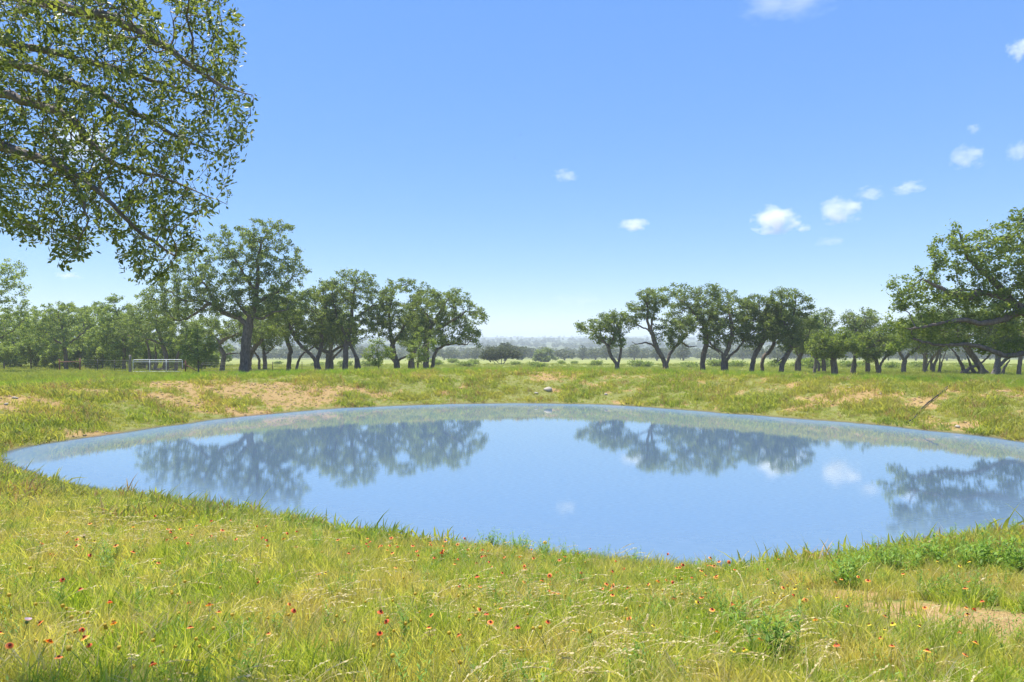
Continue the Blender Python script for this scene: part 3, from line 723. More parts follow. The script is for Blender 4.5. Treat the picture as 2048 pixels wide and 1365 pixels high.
make_tree('sapling', 'leafy pale green sapling just right of the white gate', 58,
    [[(397, 744), (397, 722), (396, 705), (394, 685), (396, 668)], [(397, 715), (384, 700), (376, 690)], [(397, 710), (412, 696), (418, 680)]],
    [(395, 676, 22, 20), (378, 694, 18, 18), (412, 692, 20, 20), (396, 712, 26, 14)], 0.09, 81, leaf='elm', n_attr=420, per=11, lsize=0.14, spread=0.12, group=G6)
make_tree('sapling', 'narrow pale sapling with a bushy foot in front of the left grove', 54,
    [[(757, 742), (757, 725), (755, 705), (753, 685)], [(757, 728), (745, 715)], [(757, 722), (772, 708), (778, 700)]],
    [(753, 690, 16, 18), (742, 710, 14, 14), (770, 708, 18, 14), (757, 724, 22, 10)], 0.06, 82, leaf='elm', n_attr=300, per=10, lsize=0.13, spread=0.11, group=G6)
make_tree('sapling', 'tall pale sapling with pointed top at the open end of the left grove', 54,
    [[(836, 742), (836, 720), (838, 700), (842, 675), (840, 658)], [(836, 715), (824, 700)], [(838, 700), (855, 688), (866, 682)]],
    [(840, 668, 14, 14), (834, 690, 22, 18), (858, 684, 18, 12), (836, 712, 20, 16)], 0.07, 83, leaf='elm', n_attr=380, per=10, lsize=0.13, spread=0.11, group=G6)
make_tree('bush', 'round green bush in the long grass near the brown brace posts', 88,
    [[(62, 735), (62, 715), (60, 700)], [(62, 722), (50, 708)], [(62, 722), (74, 705)]], [(60, 696, 22, 20), (46, 708, 14, 12), (74, 708, 14, 12)], 0.10, 84, leaf='elm', n_attr=260, per=12, lsize=0.18, cat='bush', group=G6)
make_tree('bush', 'low bush at the foot of the tall feathery tree', 84,
    [[(8, 735), (8, 718), (10, 705)], [(8, 722), (-2, 708)]], [(8, 703, 20, 16), (-10, 708, 18, 14)], 0.09, 85, leaf='elm', n_attr=220, per=12, lsize=0.18, cat='bush', group=G6)

# --- valley trees and shrubs beyond the berm
G7 = 'single trees on the valley field'
make_tree('mesquite_tree', 'spreading grey-green mesquite with many black stems at the edge of the valley field', 150,
    [[(1003, 735), (1003, 722), (1001, 712), (999, 704)], [(1000, 734), (992, 722), (986, 712)], [(1006, 734), (1012, 720), (1016, 710)], [(1001, 733), (990, 728), (984, 718)]],
    [(1000, 706, 30, 11), (980, 710, 20, 9), (1018, 710, 20, 9)], 0.16, 91, leaf='farleaf', n_attr=420, per=10, lsize=0.3, spread=0.3, rt=0.02, group=G7)
make_tree('live_oak', 'dark round-headed oak standing alone in the valley field', 250,
    [[(1092, 729), (1092, 720), (1092, 710)], [(1086, 729), (1084, 715)], [(1098, 729), (1100, 715)]],
    [(1091, 709, 19, 11), (1080, 716, 12, 9), (1103, 716, 12, 9), (1092, 719, 22, 8)], 0.45, 92, leaf='oak', n_attr=420, per=16, lsize=0.5, spread=0.4, rt=0.03, group=G7)
make_tree('live_oak', 'tall arching oak rising over the far wood line', 270,
    [[(1010, 722), (1010, 708), (1008, 698)], [(1010, 710), (1020, 700)]], [(1008, 690, 20, 8), (990, 697, 14, 10), (1026, 697, 14, 9), (1045, 706, 16, 12), (1010, 702, 25, 10)], 0.5, 93, leaf='farleaf', n_attr=420, per=14, lsize=0.55, spread=0.45, rt=0.035, group=G7)
sh1 = make_tree('shrub', 'round light green shrub on the valley field', 120,
    [[(1065, 740), (1065, 733), (1064, 727)], [(1065, 736), (1057, 729)], [(1065, 736), (1074, 729)]], [(1065, 731, 14, 6), (1056, 733, 9, 4), (1076, 733, 9, 4)], 0.07, 94, leaf='elm', n_attr=240, per=12, lsize=0.2, spread=0.2, cat='shrub', clear=0.12, step=0.16, group='shrubs on the valley field')
for k, (X, d, s_) in enumerate([(925, 118, 1.2), (880, 135, 1.0), (945, 150, 1.1), (1030, 140, .9), (1085, 112, .8), (1120, 150, .8), (1150, 160, .8), (1195, 130, .9), (1270, 120, 1.2), (1300, 118, 1.1), (1375, 115, 1.3), (1430, 120, 1.3), (1480, 118, 1.2),
                                (1545, 116, 1.3), (1640, 100, 1.6), (1620, 112, 1.5), (1690, 110, 1.2), (1790, 100, .9), (1835, 110, 1.0), (1930, 105, 1.0), (640, 130, 1.2), (690, 120, 1.1), (735, 118, 1.2), (560, 160, .9), (865, 160, 1.1), (905, 170, 1.1), (1720, 125, 1.1)]):
    x, y = (X-1024)/F*d, d
    copy_tree(sh1, (x, y, gz(x, y)-0.05), k*2.3, (s_*1.1, s_*1.1, s_*(0.9+0.35*((k*37) % 10)/10)), None, None)

# far wood: low detail trees, some of them one by one, the mass as one
def far_proto(seed, shape, leaf):
    rs = np.random.default_rng(seed); C = sample_blobs(shape, 420, rs, 0.3); tint = rs.random(420)
    C[:, 2] += rs.normal(0, 0.15, 420)
    wood = MB()
    for k in range(4):
        a = rs.random()*6.28; e = np.array([math.cos(a)*2.2, math.sin(a)*2.2, 5.0+rs.random()*1.5])
        wood.tube([np.array([0, 0, -0.3]), e*np.array([.15, .15, .35]), e*np.array([.5, .5, .7]), e], [0.32, 0.25, 0.15, 0.05], 5, cap=False)
    return leaf_mesh('crown', C, 1.15, M[leaf], rs, up=0.5, aspect=0.75, tint=tint), wood.mesh('trunk', M['bark'])
shapes = [[(0, 0, 5.5, 4.2, 4.2, 3.0), (2.5, 0.5, 4.5, 3, 3, 2.4), (-2.6, 0, 4.6, 3, 3, 2.6)], [(0, 0, 5.2, 3.4, 3.4, 3.6), (1.5, 1, 7.2, 2.2, 2.2, 2), (-1.5, 0, 4, 2.8, 2.8, 2.4)],
          [(0, 0, 4.4, 4.8, 4.8, 2.6), (-3, 1, 4, 2.6, 2.6, 2.2), (3, -1, 5.4, 2.6, 2.6, 2.2)], [(0, 0, 6, 3, 3, 4.2), (1.6, 0, 4, 2.4, 2.4, 2.4)]]
fars = [far_proto(200+k, sh_, 'farleaf') for k, sh_ in enumerate(shapes)]
k = 0
for X in np.arange(860, 2100, 27):
    rs = np.random.default_rng(int(X)); d = 300+rs.random()*110; Xj = X+rs.normal(0, 9); x, y = (Xj-1024)/F*d, d
    if abs(Xj-1091) < 26 or abs(Xj-1010) < 20: continue
    t = empty('valley_tree', (x, y, gz(x, y)-0.1), rs.random()*6.28); t.scale = (0.8+0.35*rs.random(),)*2+(0.62+0.3*rs.random(),)
    cm, wm = fars[k % 4]; k += 1
    obj('trunk', wm, t); obj('crown', cm, t)
    tag(t, 'hazy grey-green tree of the wood line across the valley', 'tree', 'trees of the far wood line')

# ------------------------------------------------------------------ scattered ground cover (instanced, uncountable)
def stash(name, meshes):
    c = bpy.data.collections.new(name)
    for k, me in enumerate(meshes):
        o = bpy.data.objects.new('%s_%02d' % (name, k), me); c.objects.link(o)
    return c

def scatter(name, coll, nvar, P, rot, scl, label, cat, kind='stuff'):
    me = bpy.data.meshes.new(name); n = len(P)
    me.vertices.add(n); me.vertices.foreach_set('co', np.asarray(P, np.float32).ravel())
    a = me.attributes.new('rot', 'FLOAT_VECTOR', 'POINT'); a.data.foreach_set('vector', np.asarray(rot, np.float32).ravel())
    a = me.attributes.new('scl', 'FLOAT_VECTOR', 'POINT'); a.data.foreach_set('vector', np.asarray(scl, np.float32).ravel())
    a = me.attributes.new('pick', 'INT', 'POINT'); a.data.foreach_set('value', rng.integers(0, nvar, n).astype(np.int32))
    o = obj(name, me); tag(o, label, cat, kind=kind)
    ng = bpy.data.node_groups.new(name+'_scatter', 'GeometryNodeTree')
    ng.interface.new_socket('Geometry', in_out='INPUT', socket_type='NodeSocketGeometry')
    ng.interface.new_socket('Geometry', in_out='OUTPUT', socket_type='NodeSocketGeometry')
    gi = ng.nodes.new('NodeGroupInput'); go = ng.nodes.new('NodeGroupOutput')
    ci = ng.nodes.new('GeometryNodeCollectionInfo'); ci.inputs['Collection'].default_value = coll
    ci.inputs['Separate Children'].default_value = True; ci.inputs['Reset Children'].default_value = True
    ip = ng.nodes.new('GeometryNodeInstanceOnPoints'); ip.inputs['Pick Instance'].default_value = True
    def na(nm, dt):
        q = ng.nodes.new('GeometryNodeInputNamedAttribute'); q.data_type = dt; q.inputs['Name'].default_value = nm
        return [s for s in q.outputs if s.enabled and s.name == 'Attribute'][0]
    L = ng.links
    L.new(gi.outputs[0], ip.inputs['Points']); L.new(ci.outputs[0], ip.inputs['Instance'])
    L.new(na('pick', 'INT'), ip.inputs['Instance Index']); L.new(na('rot', 'FLOAT_VECTOR'), ip.inputs['Rotation']); L.new(na('scl', 'FLOAT_VECTOR'), ip.inputs['Scale'])
    L.new(ip.outputs[0], go.inputs[0])
    md = o.modifiers.new('scatter', 'NODES'); md.node_group = ng
    return o

def tuft(name, n, rs, rad, h, w, mat, lean=(0, 0), curl=0.5, tintr=(0, 1)):
    """a tuft of n curved blades"""
    V = []; Q = []; T = []; tint = []
    for k in range(n):
        a = rs.random()*6.283; r0 = rad*math.sqrt(rs.random()); b = np.array([math.cos(a)*r0, math.sin(a)*r0, -0.02])
        hh = h*(0.5+0.6*rs.random()); a2 = rs.random()*6.283; out_ = np.array([math.cos(a2), math.sin(a2), 0])*curl*hh*rs.random()+np.array([lean[0], lean[1], 0])*hh
        side = np.array([-math.sin(a2+1), math.cos(a2+1), 0])*w*(0.6+0.8*rs.random())/2
        o = len(V)
        for t, ww in ((0, 1), (0.4, 0.9), (0.75, 0.6)):
            c = b+out_*t*t+np.array([0, 0, hh*t*(1-0.12*t)]); V += [c-side*ww, c+side*ww]
        V.append(b+out_+np.array([0, 0, hh*0.88]))
        Q += [[o, o+1, o+3, o+2], [o+2, o+3, o+5, o+4]]; T.append([o+4, o+5, o+6])
        tint.append(tintr[0]+(tintr[1]-tintr[0])*rs.random())
    return mesh_np(name, V, [np.array(Q), np.array(T)], mat, False, {'tint': ('FACE', np.concatenate([np.repeat(tint, 2), tint]))})

def seed_stem(name, rs, h, mat, n=3):
    """drooping straw stems with pale flattened seed heads, bent by the wind"""
    V = []; Q = []; tint = []
    def quad(a, b, c, d, t): 
        o = len(V); V.extend([a, b, c, d]); Q.append([o, o+1, o+2, o+3]); tint.append(t)
    for k in range(n):
        hh = h*(0.7+0.5*rs.random()); ba = np.array([rs.normal(0, .04), rs.normal(0, .04), 0]); az = rs.normal(0.0, 0.5)
        dr = np.array([math.cos(az), math.sin(az), 0]); ln = 0.35+0.55*rs.random(); sd_ = np.array([-dr[1], dr[0], 0])
        def C(t): return ba+dr*hh*ln*t**2.2+np.array([0, 0, hh*(t-0.28*t**3)])
        ts = np.linspace(0, 1, 7)
        for a, b in zip(ts[:-1], ts[1:]):
            w = 0.0014; quad(C(a)-sd_*w, C(a)+sd_*w, C(b)+sd_*w, C(b)-sd_*w, 0.15+0.3*rs.random())
        for t in np.linspace(0.78, 1.06, 9):     # spikelets
            c = C(t); d1 = C(t+0.03)-C(t); d1 /= np.linalg.norm(d1); sgn = rs.choice([-1, 1]); q = sd_*sgn*0.5+np.array([0, 0, rs.normal(0, .5)])
            u = d1*0.9+q*0.35; u /= np.linalg.norm(u); l = 0.026*(0.7+0.6*rs.random()); v = np.cross(u, [rs.normal(), rs.normal(), rs.normal()]); v /= np.linalg.norm(v)+1e-9
            quad(c, c+u*l*0.5+v*0.0058, c+u*l, c+u*l*0.5-v*0.0058, 0.55+0.45*rs.random())
    return mesh_np(name, V, [np.array(Q)], mat, False, {'tint': ('FACE', tint)})

def leafy(name, rs, h, mat, stems=5, rad=0.05, ll=0.05):
    """upright leafy weed"""
    V = []; Q = []; tint = []
    for k in range(stems):
        a = rs.random()*6.283; b = np.array([math.cos(a), math.sin(a), 0])*rad*rs.random(); tip = b+np.array([rs.normal(0, .18), rs.normal(0, .18), 1])*h*(0.65+0.45*rs.random())
        w = 0.0022; s_ = np.array([w, 0, 0]); o = len(V); V += [b-s_, b+s_, tip+s_*.4, tip-s_*.4]; Q.append([o, o+1, o+2, o+3]); tint.append(0.1)
        for t in np.linspace(0.12, 1.0, 15):
            c = b+(tip-b)*t; an = rs.random()*6.283; u = np.array([math.cos(an), math.sin(an), 0.55+0.5*rs.random()]); u /= np.linalg.norm(u)
            v = np.cross(u, [0, 0, 1]); v /= np.linalg.norm(v)+1e-9; l = ll*(1.25-0.6*t)*(0.7+0.6*rs.random())
            o = len(V); V += [c, c+u*l*.5+v*l*.13, c+u*l-np.array([0, 0, l*.12]), c+u*l*.5-v*l*.13]; Q.append([o, o+1, o+2, o+3]); tint.append(rs.random())
    return mesh_np(name, V, [np.array(Q)], mat, False, {'tint': ('FACE', tint)})

def spots(n, d0, d1, f=0.82, seed=0):
    rs = np.random.default_rng(seed); d = np.sqrt(d0**2+(d1**2-d0**2)*rs.random(n)); x = (rs.random(n)*2-1)*(f*d+1.0)
    return x, d, rs

def place(x, y, rs, hmin, hmax, keep, tilt=0.12, wind=0.0, zoff=0.0, wide=(0.9, 1.2), spin=True):
    x, y = x[keep], y[keep]; n = len(x); z = height(x, y)
    rot = np.stack([rs.normal(0, tilt, n), rs.normal(wind, tilt, n), rs.random(n)*6.283 if spin else rs.normal(0, 0.45, n)], 1)
    sz = hmin+(hmax-hmin)*rs.random(n); wd = sz*(wide[0]+(wide[1]-wide[0])*rs.random(n))
    return np.stack([x, y, z+zoff], 1), rot, np.stack([wd, wd, sz], 1)

rs0 = np.random.default_rng(5)
T_grass = stash('tuft_meadow', [tuft('tuft', 22, rs0, 0.10, 0.23, 0.0075, M['grass'], (0.15*rs0.random(), 0), 0.7) for k in range(8)]+[tuft('tuft', 14, rs0, 0.09, 0.27, 0.0045, M['straw'], (0.3, 0), 0.7) for k in range(2)])
T_lush = stash('tuft_lush', [tuft('tuft', 24, rs0, 0.16, 0.40, 0.011, M['lush'], (0.1, 0), 0.55) for k in range(8)])
T_weed = stash('tuft_weed', [tuft('tuft', 22, rs0, 0.17, 0.16, 0.016, M['bankweed'], (0, 0), 1.0) for k in range(7)]+[tuft('tuft', 14, rs0, 0.15, 0.20, 0.012, M['drystalk'], (0, 0), 0.9) for k in range(1)])
T_field = stash('tuft_field', [tuft('tuft', 26, rs0, 0.40, 0.48, 0.03, M['field'], (0.1, 0), 0.6) for k in range(6)])
T_seed = stash('stem_seed', [seed_stem('stem', rs0, 0.31, M['straw'], 2) for k in range(10)])
T_forb = stash('weed_forb', [leafy('weed', rs0, 0.30, M['forb']) for k in range(8)])

# near meadow
x, y, rs = spots(38000, 3.2, 14.5, 0.85, 1); s = pond_sd(x, y); dr = dirt_amount(x, y, s)
dens = 0.55+0.6*fbm(x/0.9, y/0.9, 77)
keep = (s > 0.05) & (rs.random(len(x)) < dens*(1-0.95*sst(0.2, 0.42, dr))) & (y+0.25*np.abs(x) < 16)
P, ro, sc = place(x, y, rs, 0.5, 1.5, keep, 0.2, 0.12, wide=(0.8, 1.3))
sc *= (0.75+0.5*fbm(P[:, 0]/1.4, P[:, 1]/1.4, 5))[:, None]
scatter('meadow_grass', T_grass, 10, P, ro, sc, 'bright green and straw meadow grass on the near bank', 'grass')
# straw seed heads
x, y, rs = spots(4300, 3.2, 12.0, 0.85, 2); s = pond_sd(x, y)
dens = sst(0.45, 0.62, fbm(x/1.1, y/1.1, 55))*0.85+0.12
dens = dens*np.where(x > 2.4, 0.35, 1.0)*np.where(s < 2.5, 0.35, 1)
keep = (s > 0.4) & (rs.random(len(x)) < dens) & (dirt_amount(x, y, s) < 0.35)
P, ro, sc = place(x, y, rs, 0.7, 1.25, keep, 0.12, 0.18, spin=False)
scatter('seed_grass', T_seed, 10, P, ro, sc, 'pale straw seed heads bent over by the wind in the meadow', 'grass')
# leafy weeds in the meadow and along the near water edge
x, y, rs = spots(9000, 3.2, 14.5, 0.85, 3); s = pond_sd(x, y)
dens = 0.10+0.55*sst(0.5, 0.66, fbm(x/1.0, y/1.0, 91))+0.5*(s < 1.3)+0.25*(x > 2.5)
keep = (s > 0.05) & (rs.random(len(x)) < dens*0.5) & (dirt_amount(x, y, s) < 0.4) & (y+0.25*np.abs(x) < 16)
P, ro, sc = place(x, y, rs, 0.5, 1.15, keep, 0.15)
scatter('meadow_weeds', T_forb, 8, P, ro, sc, 'fresh green leafy weeds between the meadow grasses and along the near shore', 'weeds')
# banks round the far and left side
def bank_pts(n, y0, y1, seed):
    rs = np.random.default_rng(seed); y = y0+(y1-y0)*rs.random(n); x = (rs.random(n)*2-1)*(0.82*y+4); return x, y, rs
x, y, rs = bank_pts(120000, 10, 56, 4); s = pond_sd(x, y); near = 1-sst(9, 20, y+0.25*np.abs(x)); dr = dirt_amount(x, y, s)
keep = (s > 0.15) & (s < 9.5) & (near < 0.9) & (rs.random(len(x)) < (0.97-0.6*sst(0.28, 0.55, dr)))
P, ro, sc = place(x, y, rs, 0.6, 1.7, keep, 0.2)
sc *= (0.55+0.9*sst(0.42, 0.62, fbm(P[:, 0]/1.1, P[:, 1]/1.1, 63)))[:, None]
scatter('bank_weeds', T_weed, 8, P, ro, sc, 'low yellow-green weeds and dry stalks on the sandy pond banks', 'weeds')
x, y, rs = bank_pts(60000, 12, 66, 5); s = pond_sd(x, y); near = 1-sst(9, 20, y+0.25*np.abs(x)); dr = dirt_amount(x, y, s)
crest = sst(5.2, 7.6, s+1.5*(fbm(x/4, y/4, 8)-0.5))*(1-sst(15, 19, s))+0.5*(s > 0.3)*sst(0.5, 0.62, fbm(x/1.6, y/1.6, 99))
keep = (near < 0.5) & (s > 0.3) & (rs.random(len(x)) < crest) & (rs.random(len(x)) > 0.9*sst(0.25, 0.5, dr))
P, ro, sc = place(x, y, rs, 0.55, 1.15, keep, 0.12)
ss_ = pond_sd(P[:, 0], P[:, 1]); sc *= (0.5+0.5*sst(4, 8, ss_))[:, None]
scatter('crest_grass', T_lush, 8, P, ro, sc, 'lush green grass along the crest of the berm', 'grass')
# pasture beyond
x, y, rs = bank_pts(36000, 40, 150, 6); s = pond_sd(x, y)
keep = (s > 13) & (rs.random(len(x)) < 60/np.maximum(y, 60))
P, ro, sc = place(x, y, rs, 0.5, 1.0, keep, 0.12)
scatter('pasture_grass', T_field, 6, P, ro, sc, 'yellow-green pasture grass in the fields beyond the berm', 'grass')

# far wood as one mass
T_far = bpy.data.collections.new('far_crowns')
for k, (cm, wm) in enumerate(fars):
    o = bpy.data.objects.new('far_crown_%02d' % k, cm); T_far.objects.link(o)
rs = np.random.default_rng(88); n = 1500
y = 400+330*rs.random(n); x = (rs.random(n)*2-1)*0.95*y
keep = fbm(x/120, y/90, 14) > 0.36
x, y = x[keep], y[keep]; P = np.stack([x, y, height(x, y)-0.4], 1); n = len(P)
y2 = np.concatenate([1100+1000*rs.random(2400), 2100+1900*rs.random(600)]); x2 = (rs.random(3000)*2-1)*0.85*y2; k2 = fbm(x2/260, y2/200, 15) > 0.45; x2, y2 = x2[k2], y2[k2]
P = np.vstack([P, np.stack([x2, y2, height(x2, y2)-0.5], 1)]); n2 = len(P)
sc = np.stack([0.9+0.5*rs.random(n2)]*2+[0.6+0.4*rs.random(n2)], 1)
sc[n:] *= 1.15
scatter('far_woodland', T_far, 4, P, np.stack([np.zeros(n2), np.zeros(n2), rs.random(n2)*6.28], 1), sc, 'hazy blue-grey woodland filling the valley and the ridges', 'woodland')

# clods and pebbles on the bare soil
M['clod'] = solid('soil_clod', (0.26, 0.16, 0.07), (0.44, 0.33, 0.17), 8, 0.95, 0.3)
def clod(k):
    a_ = np.random.default_rng(700+k).normal(0, 1, (4, 3)); q = MB(); q.ball((0, 0, 0), (1, .8, .6), 6, 4, lambda V: 1+0.14*np.sin(V@a_.T*2.5).sum(1)*.6); return q.mesh('clod', M['clod'], False)
T_clod = stash('clod', [clod(k) for k in range(4)])
x1, y1, rs = spots(16000, 5, 12, 0.85, 31); x2, y2, _ = bank_pts(60000, 12, 52, 32); x = np.concatenate([x1, x2]); y = np.concatenate([y1, y2]); s = pond_sd(x, y)
keep = (s > 0.1) & (dirt_amount(x, y, s) > 0.42) & (rs.random(len(x)) < 0.5)
P, ro, sc = place(x, y, rs, 0.3, 1.0, keep, 0.3)
sc *= np.where(P[:, 1] < 13, 0.018, 0.075)[:, None]
scatter('soil_clods', T_clod, 4, P, ro, sc, 'clods and pebbles strewn over the bare tan soil', 'clods')

# ------------------------------------------------------------------ the near oak whose boughs hang into the view
def near_oak():
    rs = np.random.default_rng(404)
    W = lambda x, y, d: px(x, y, d*0.8)
    bx, by = -6.7, 3.4; bz = gz(bx, by); o = np.array([bx, by, bz])
    fork = o+np.array([0.15, 0.05, 2.5])
    L = [[o, o+np.array([0.05, 0, 1.2]), fork, fork+np.array([0.1, 0.2, 1.0]), fork+np.array([0.0, 0.3, 2.4]), fork+np.array([-0.3, 0.4, 3.8])],
         [fork, W(-700, 330, 4.7), W(-300, 268, 4.8), W(0, 292, 4.8), W(70, 314, 4.8), W(135, 338, 4.75), W(190, 376, 4.7), W(240, 430, 4.7), W(300, 478, 4.7), W(350, 510, 4.7)],
         [fork+np.array([0.1, 0.2, 1.0]), W(-700, 160, 5.1), W(-300, 140, 5.2), W(0, 185, 5.2), W(60, 205, 5.2), W(110, 222, 5.2), W(142, 234, 5.2), W(180, 285, 5.2), W(206, 316, 5.2), W(262, 342, 5.2), W(330, 356, 5.2), W(400, 388, 5.2), W(452, 406, 5.2)],
         [fork+np.array([0.1, 0.2, 1.0]), W(-600, 60, 5.6), W(-300, 70, 5.7), W(0, 116, 5.7), W(50, 136, 5.7), W(130, 156, 5.7), W(200, 190, 5.7), W(280, 232, 5.7), W(350, 272, 5.7), W(430, 308, 5.7)],
         [fork+np.array([0.05, 0.25, 1.7]), W(-600, -120, 5.0), W(-250, -60, 5.0), W(0, -14, 5.0), W(80, 4, 5.0), W(140, 18, 5.0), W(230, 38, 5.0), W(300, 74, 5.0), W(380, 130, 5.0), W(450, 178, 5.0), W(505, 190, 5.0)],
         [W(-300, 70, 5.7), W(-150, 60, 6.0), W(0, 84, 6.0), W(70, 96, 6.0), W(150, 116, 6.0), W(250, 142, 6.0), W(350, 178, 6.0), W(430, 202, 6.0)],
         [W(135, 338, 4.75), W(170, 400, 4.5), W(175, 450, 4.4), W(150, 500, 4.4)],
         [fork+np.array([0.0, 0.3, 2.4]), fork+np.array([1.2, -0.6, 3.4]), fork+np.array([2.6, -0.8, 4.0])],
         [fork, fork+np.array([-1.2, 0.8, 1.2]), fork+np.array([-2.8, 1.2, 1.9])], [fork, fork+np.array([-0.5, -1.4, 1.2]), fork+np.array([-0.8, -2.8, 1.8])]]
    poly = np.array([(-60, -90), (470, -70), (448, 8), (490, 25), (468, 60), (497, 92), (478, 150), (517, 188), (480, 215), (492, 255), (482, 272), (503, 312), (460, 328), (438, 305), (362, 332), (345, 368), (400, 384), (462, 405),
                     (430, 428), (372, 432), (392, 470), (432, 505), (350, 545), (325, 566), (268, 572), (226, 545), (236, 486), (180, 470), (152, 528), (92, 512), (28, 474), (0, 444), (-60, 440)], float)
    def inside(q):
        a = poly; b = np.roll(poly, -1, 0); c = (a[None, :, 1] > q[:, None, 1]) != (b[None, :, 1] > q[:, None, 1])
        xi = a[:, 0]+(q[:, None, 1]-a[:, 1])*(b-a)[:, 0]/np.where(np.abs((b-a)[:, 1]) < 1e-6, 1e-6, (b-a)[:, 1])
        return (c & (q[:, None, 0] < xi)).sum(1) % 2 == 1
    q = np.stack([rs.uniform(-60, 520, 15000), rs.uniform(-90, 575, 15000)], 1); q = q[inside(q)]; q = q[(rs.random(len(q)) > 0.5*sst(300, 420, q[:, 0])) & (rs.random(len(q)) > 0.35*sst(400, 520, q[:, 1]))][:4300]
    dd = rs.uniform(4.2, 6.2, len(q)); A1 = np.stack([W(*p, d) for p, d in zip(q, dd)])
    hc = np.floor(A1/0.24).astype(int); A1 = A1[((hc[:, 0]*73856093 ^ hc[:, 1]*19349663 ^ hc[:, 2]*83492791) % 100) > 14]
    A2 = sample_blobs([(-6.6, 3.4, 7.4, 2.4, 2.2, 1.5), (-7.6, 3.4, 6.0, 2.6, 2.4, 1.5)], 520, rs)
    P, par, nsk, fl = grow(L, np.vstack([A1, A2]), 0.062, 0.098, rs, jitter=0.32, maxit=110, up=-0.04)
    t = empty('live_oak', o)
    me, r, has = wood_mesh('trunk', P-o, par, 0.115, 0.0017, M['twig']); obj('trunk', me, t)
    lv = np.nonzero((r < 0.0048) & (np.arange(len(P)) >= nsk))[0]
    dirs = P-P[np.maximum(par, 0)]; dirs /= np.linalg.norm(dirs, axis=1)[:, None]+1e-9
    cnt = rs.poisson(np.where(has[lv], 7.5, 21.0)); C = np.repeat(P[lv], cnt, axis=0); D = np.repeat(dirs[lv], cnt, axis=0)
    C = C+rs.normal(0, 0.022, C.shape); tn = np.clip(0.7*rs.random(len(C))+0.3*np.repeat(rs.random(len(lv)), cnt), 0, 1)
    # the 300 leaves that show largest are leaves of their own
    X = C[:, 0]/C[:, 1]*F+1024; Y = 682.5-(C[:, 2]-EYE)/C[:, 1]*F
    vis = (X > 4) & (X < 2040) & (Y > 4) & (Y < 1360) & (C[:, 1] > 1)
    order = np.argsort(np.where(vis, C[:, 1], 99)); big = order[:300]; rest = order[300:]
    obj('foliage', leaf_mesh('foliage', C[rest]-o, 0.034, M['oak_near'], rs, up=0.5, aspect=0.44, tint=tn[rest], dirs=D[rest], fold=True), t)['kind'] = 'stuff'
    vars_ = []
    for k in range(4):
        lt = np.array([[0, 0, 0], [0, .30, -.03], [0, .62, -.05], [0, 1, -.01], [.17, .30, .02], [.25, .64, .03], [.13, .90, .02], [-.17, .30, .02], [-.25, .64, .03], [-.13, .90, .02]])
        vars_.append(mesh_np('leaf', lt, [[[1, 4, 5, 2], [2, 5, 6, 3], [7, 1, 2, 8], [8, 2, 3, 9]], [[0, 4, 1], [0, 1, 7]]], M['oak_near'], True, {'tint': ('FACE', np.full(6, 0.15+0.22*k))}))
    from mathutils import Matrix
    for n_, i_ in enumerate(big):
        u = Vector(D[i_]+rs.normal(0, .45, 3)).normalized(); nn = Vector(rs.normal(0, 1, 3)+np.array([0, 0, .8])); nn = (nn-u*nn.dot(u)).normalized(); v = u.cross(nn)
        s_ = 0.037*(0.75+0.5*rs.random()); lo = obj('leaf', vars_[n_ % 4], t)
        lo.matrix_local = Matrix(((v.x*s_, u.x*s_, nn.x*s_, C[i_][0]-o[0]), (v.y*s_, u.y*s_, nn.y*s_, C[i_][1]-o[1]), (v.z*s_, u.z*s_, nn.z*s_, C[i_][2]-o[2]), (0, 0, 0, 1)))
    tag(t, 'oak on the near bank whose leafy boughs hang close against the sky', 'tree')
near_oak()

# ------------------------------------------------------------------ fences and gate
M['rust'] = solid('rusty_steel', (0.10, 0.045, 0.028), (0.19, 0.085, 0.05), 14, 0.8, 0.2)
M['white_tube'] = solid('white_painted_tube', (0.70, 0.71, 0.70), (0.82, 0.82, 0.80), 5, 0.45, 0)
M['wire'] = solid('galvanised_wire', (0.22, 0.21, 0.20), (0.34, 0.33, 0.31), 9, 0.6, 0, metal=0.6)
M['cedar'] = solid('weathered_cedar', (0.12, 0.10, 0.085), (0.30, 0.26, 0.21), 10, 0.9, 0.6, stretch=(1, 1, .2))
M['tpost'] = solid('dark_steel_post', (0.035, 0.04, 0.035), (0.10, 0.085, 0.07), 9, 0.7, 0)
def at(X, d): x = (X-1024)/F*d; return np.array([x, d, gz(x, d)])
g0 = at(263, 66); g1 = at(368, 66.5)
ga = empty('farm_gate', g0); v = g1-g0; v[2] = 0; Lg = np.linalg.norm(v); u = v/Lg; H0, H1 = 0.22, 1.36
gp = lambda s_, z: u*(s_*Lg)+np.array([0, 0, z])
fr = MB(); fr.tube([gp(.03, H0), gp(.03, H1-.12), gp(.035, H1-.03), gp(.055, H1), gp(.5, H1), gp(.945, H1), gp(.965, H1-.03), gp(.97, H1-.12), gp(.97, H0)], 0.035, 8); fr.build('frame', M['white_tube'], ga)
for z in (H1-.20, H0):
    q = MB(); q.tube([gp(.03, z), gp(.97, z)], 0.026, 8); q.build('rail', M['white_tube'], ga)
for s_ in (.345, .66):
    q = MB(); q.tube([gp(s_, H0), gp(s_, H1)], 0.03, 8); q.build('stay', M['white_tube'], ga)
q = MB()
for z in np.arange(H0+.15, H1-.25, .15): q.tube([gp(.03, z), gp(.97, z)], 0.004, 3, cap=False)
for s_ in np.arange(.06, .96, .03): q.tube([gp(s_, H0), gp(s_, H1-.2)], 0.004, 3, cap=False)
q.build('wire_mesh', M['wire'], ga)
for k, z in enumerate((0.5, 1.1)):
    q = MB(); q.box(gp(.985, z), (.16, .05, .06)); q.build('hinge', M['rust'], ga, smooth=False)
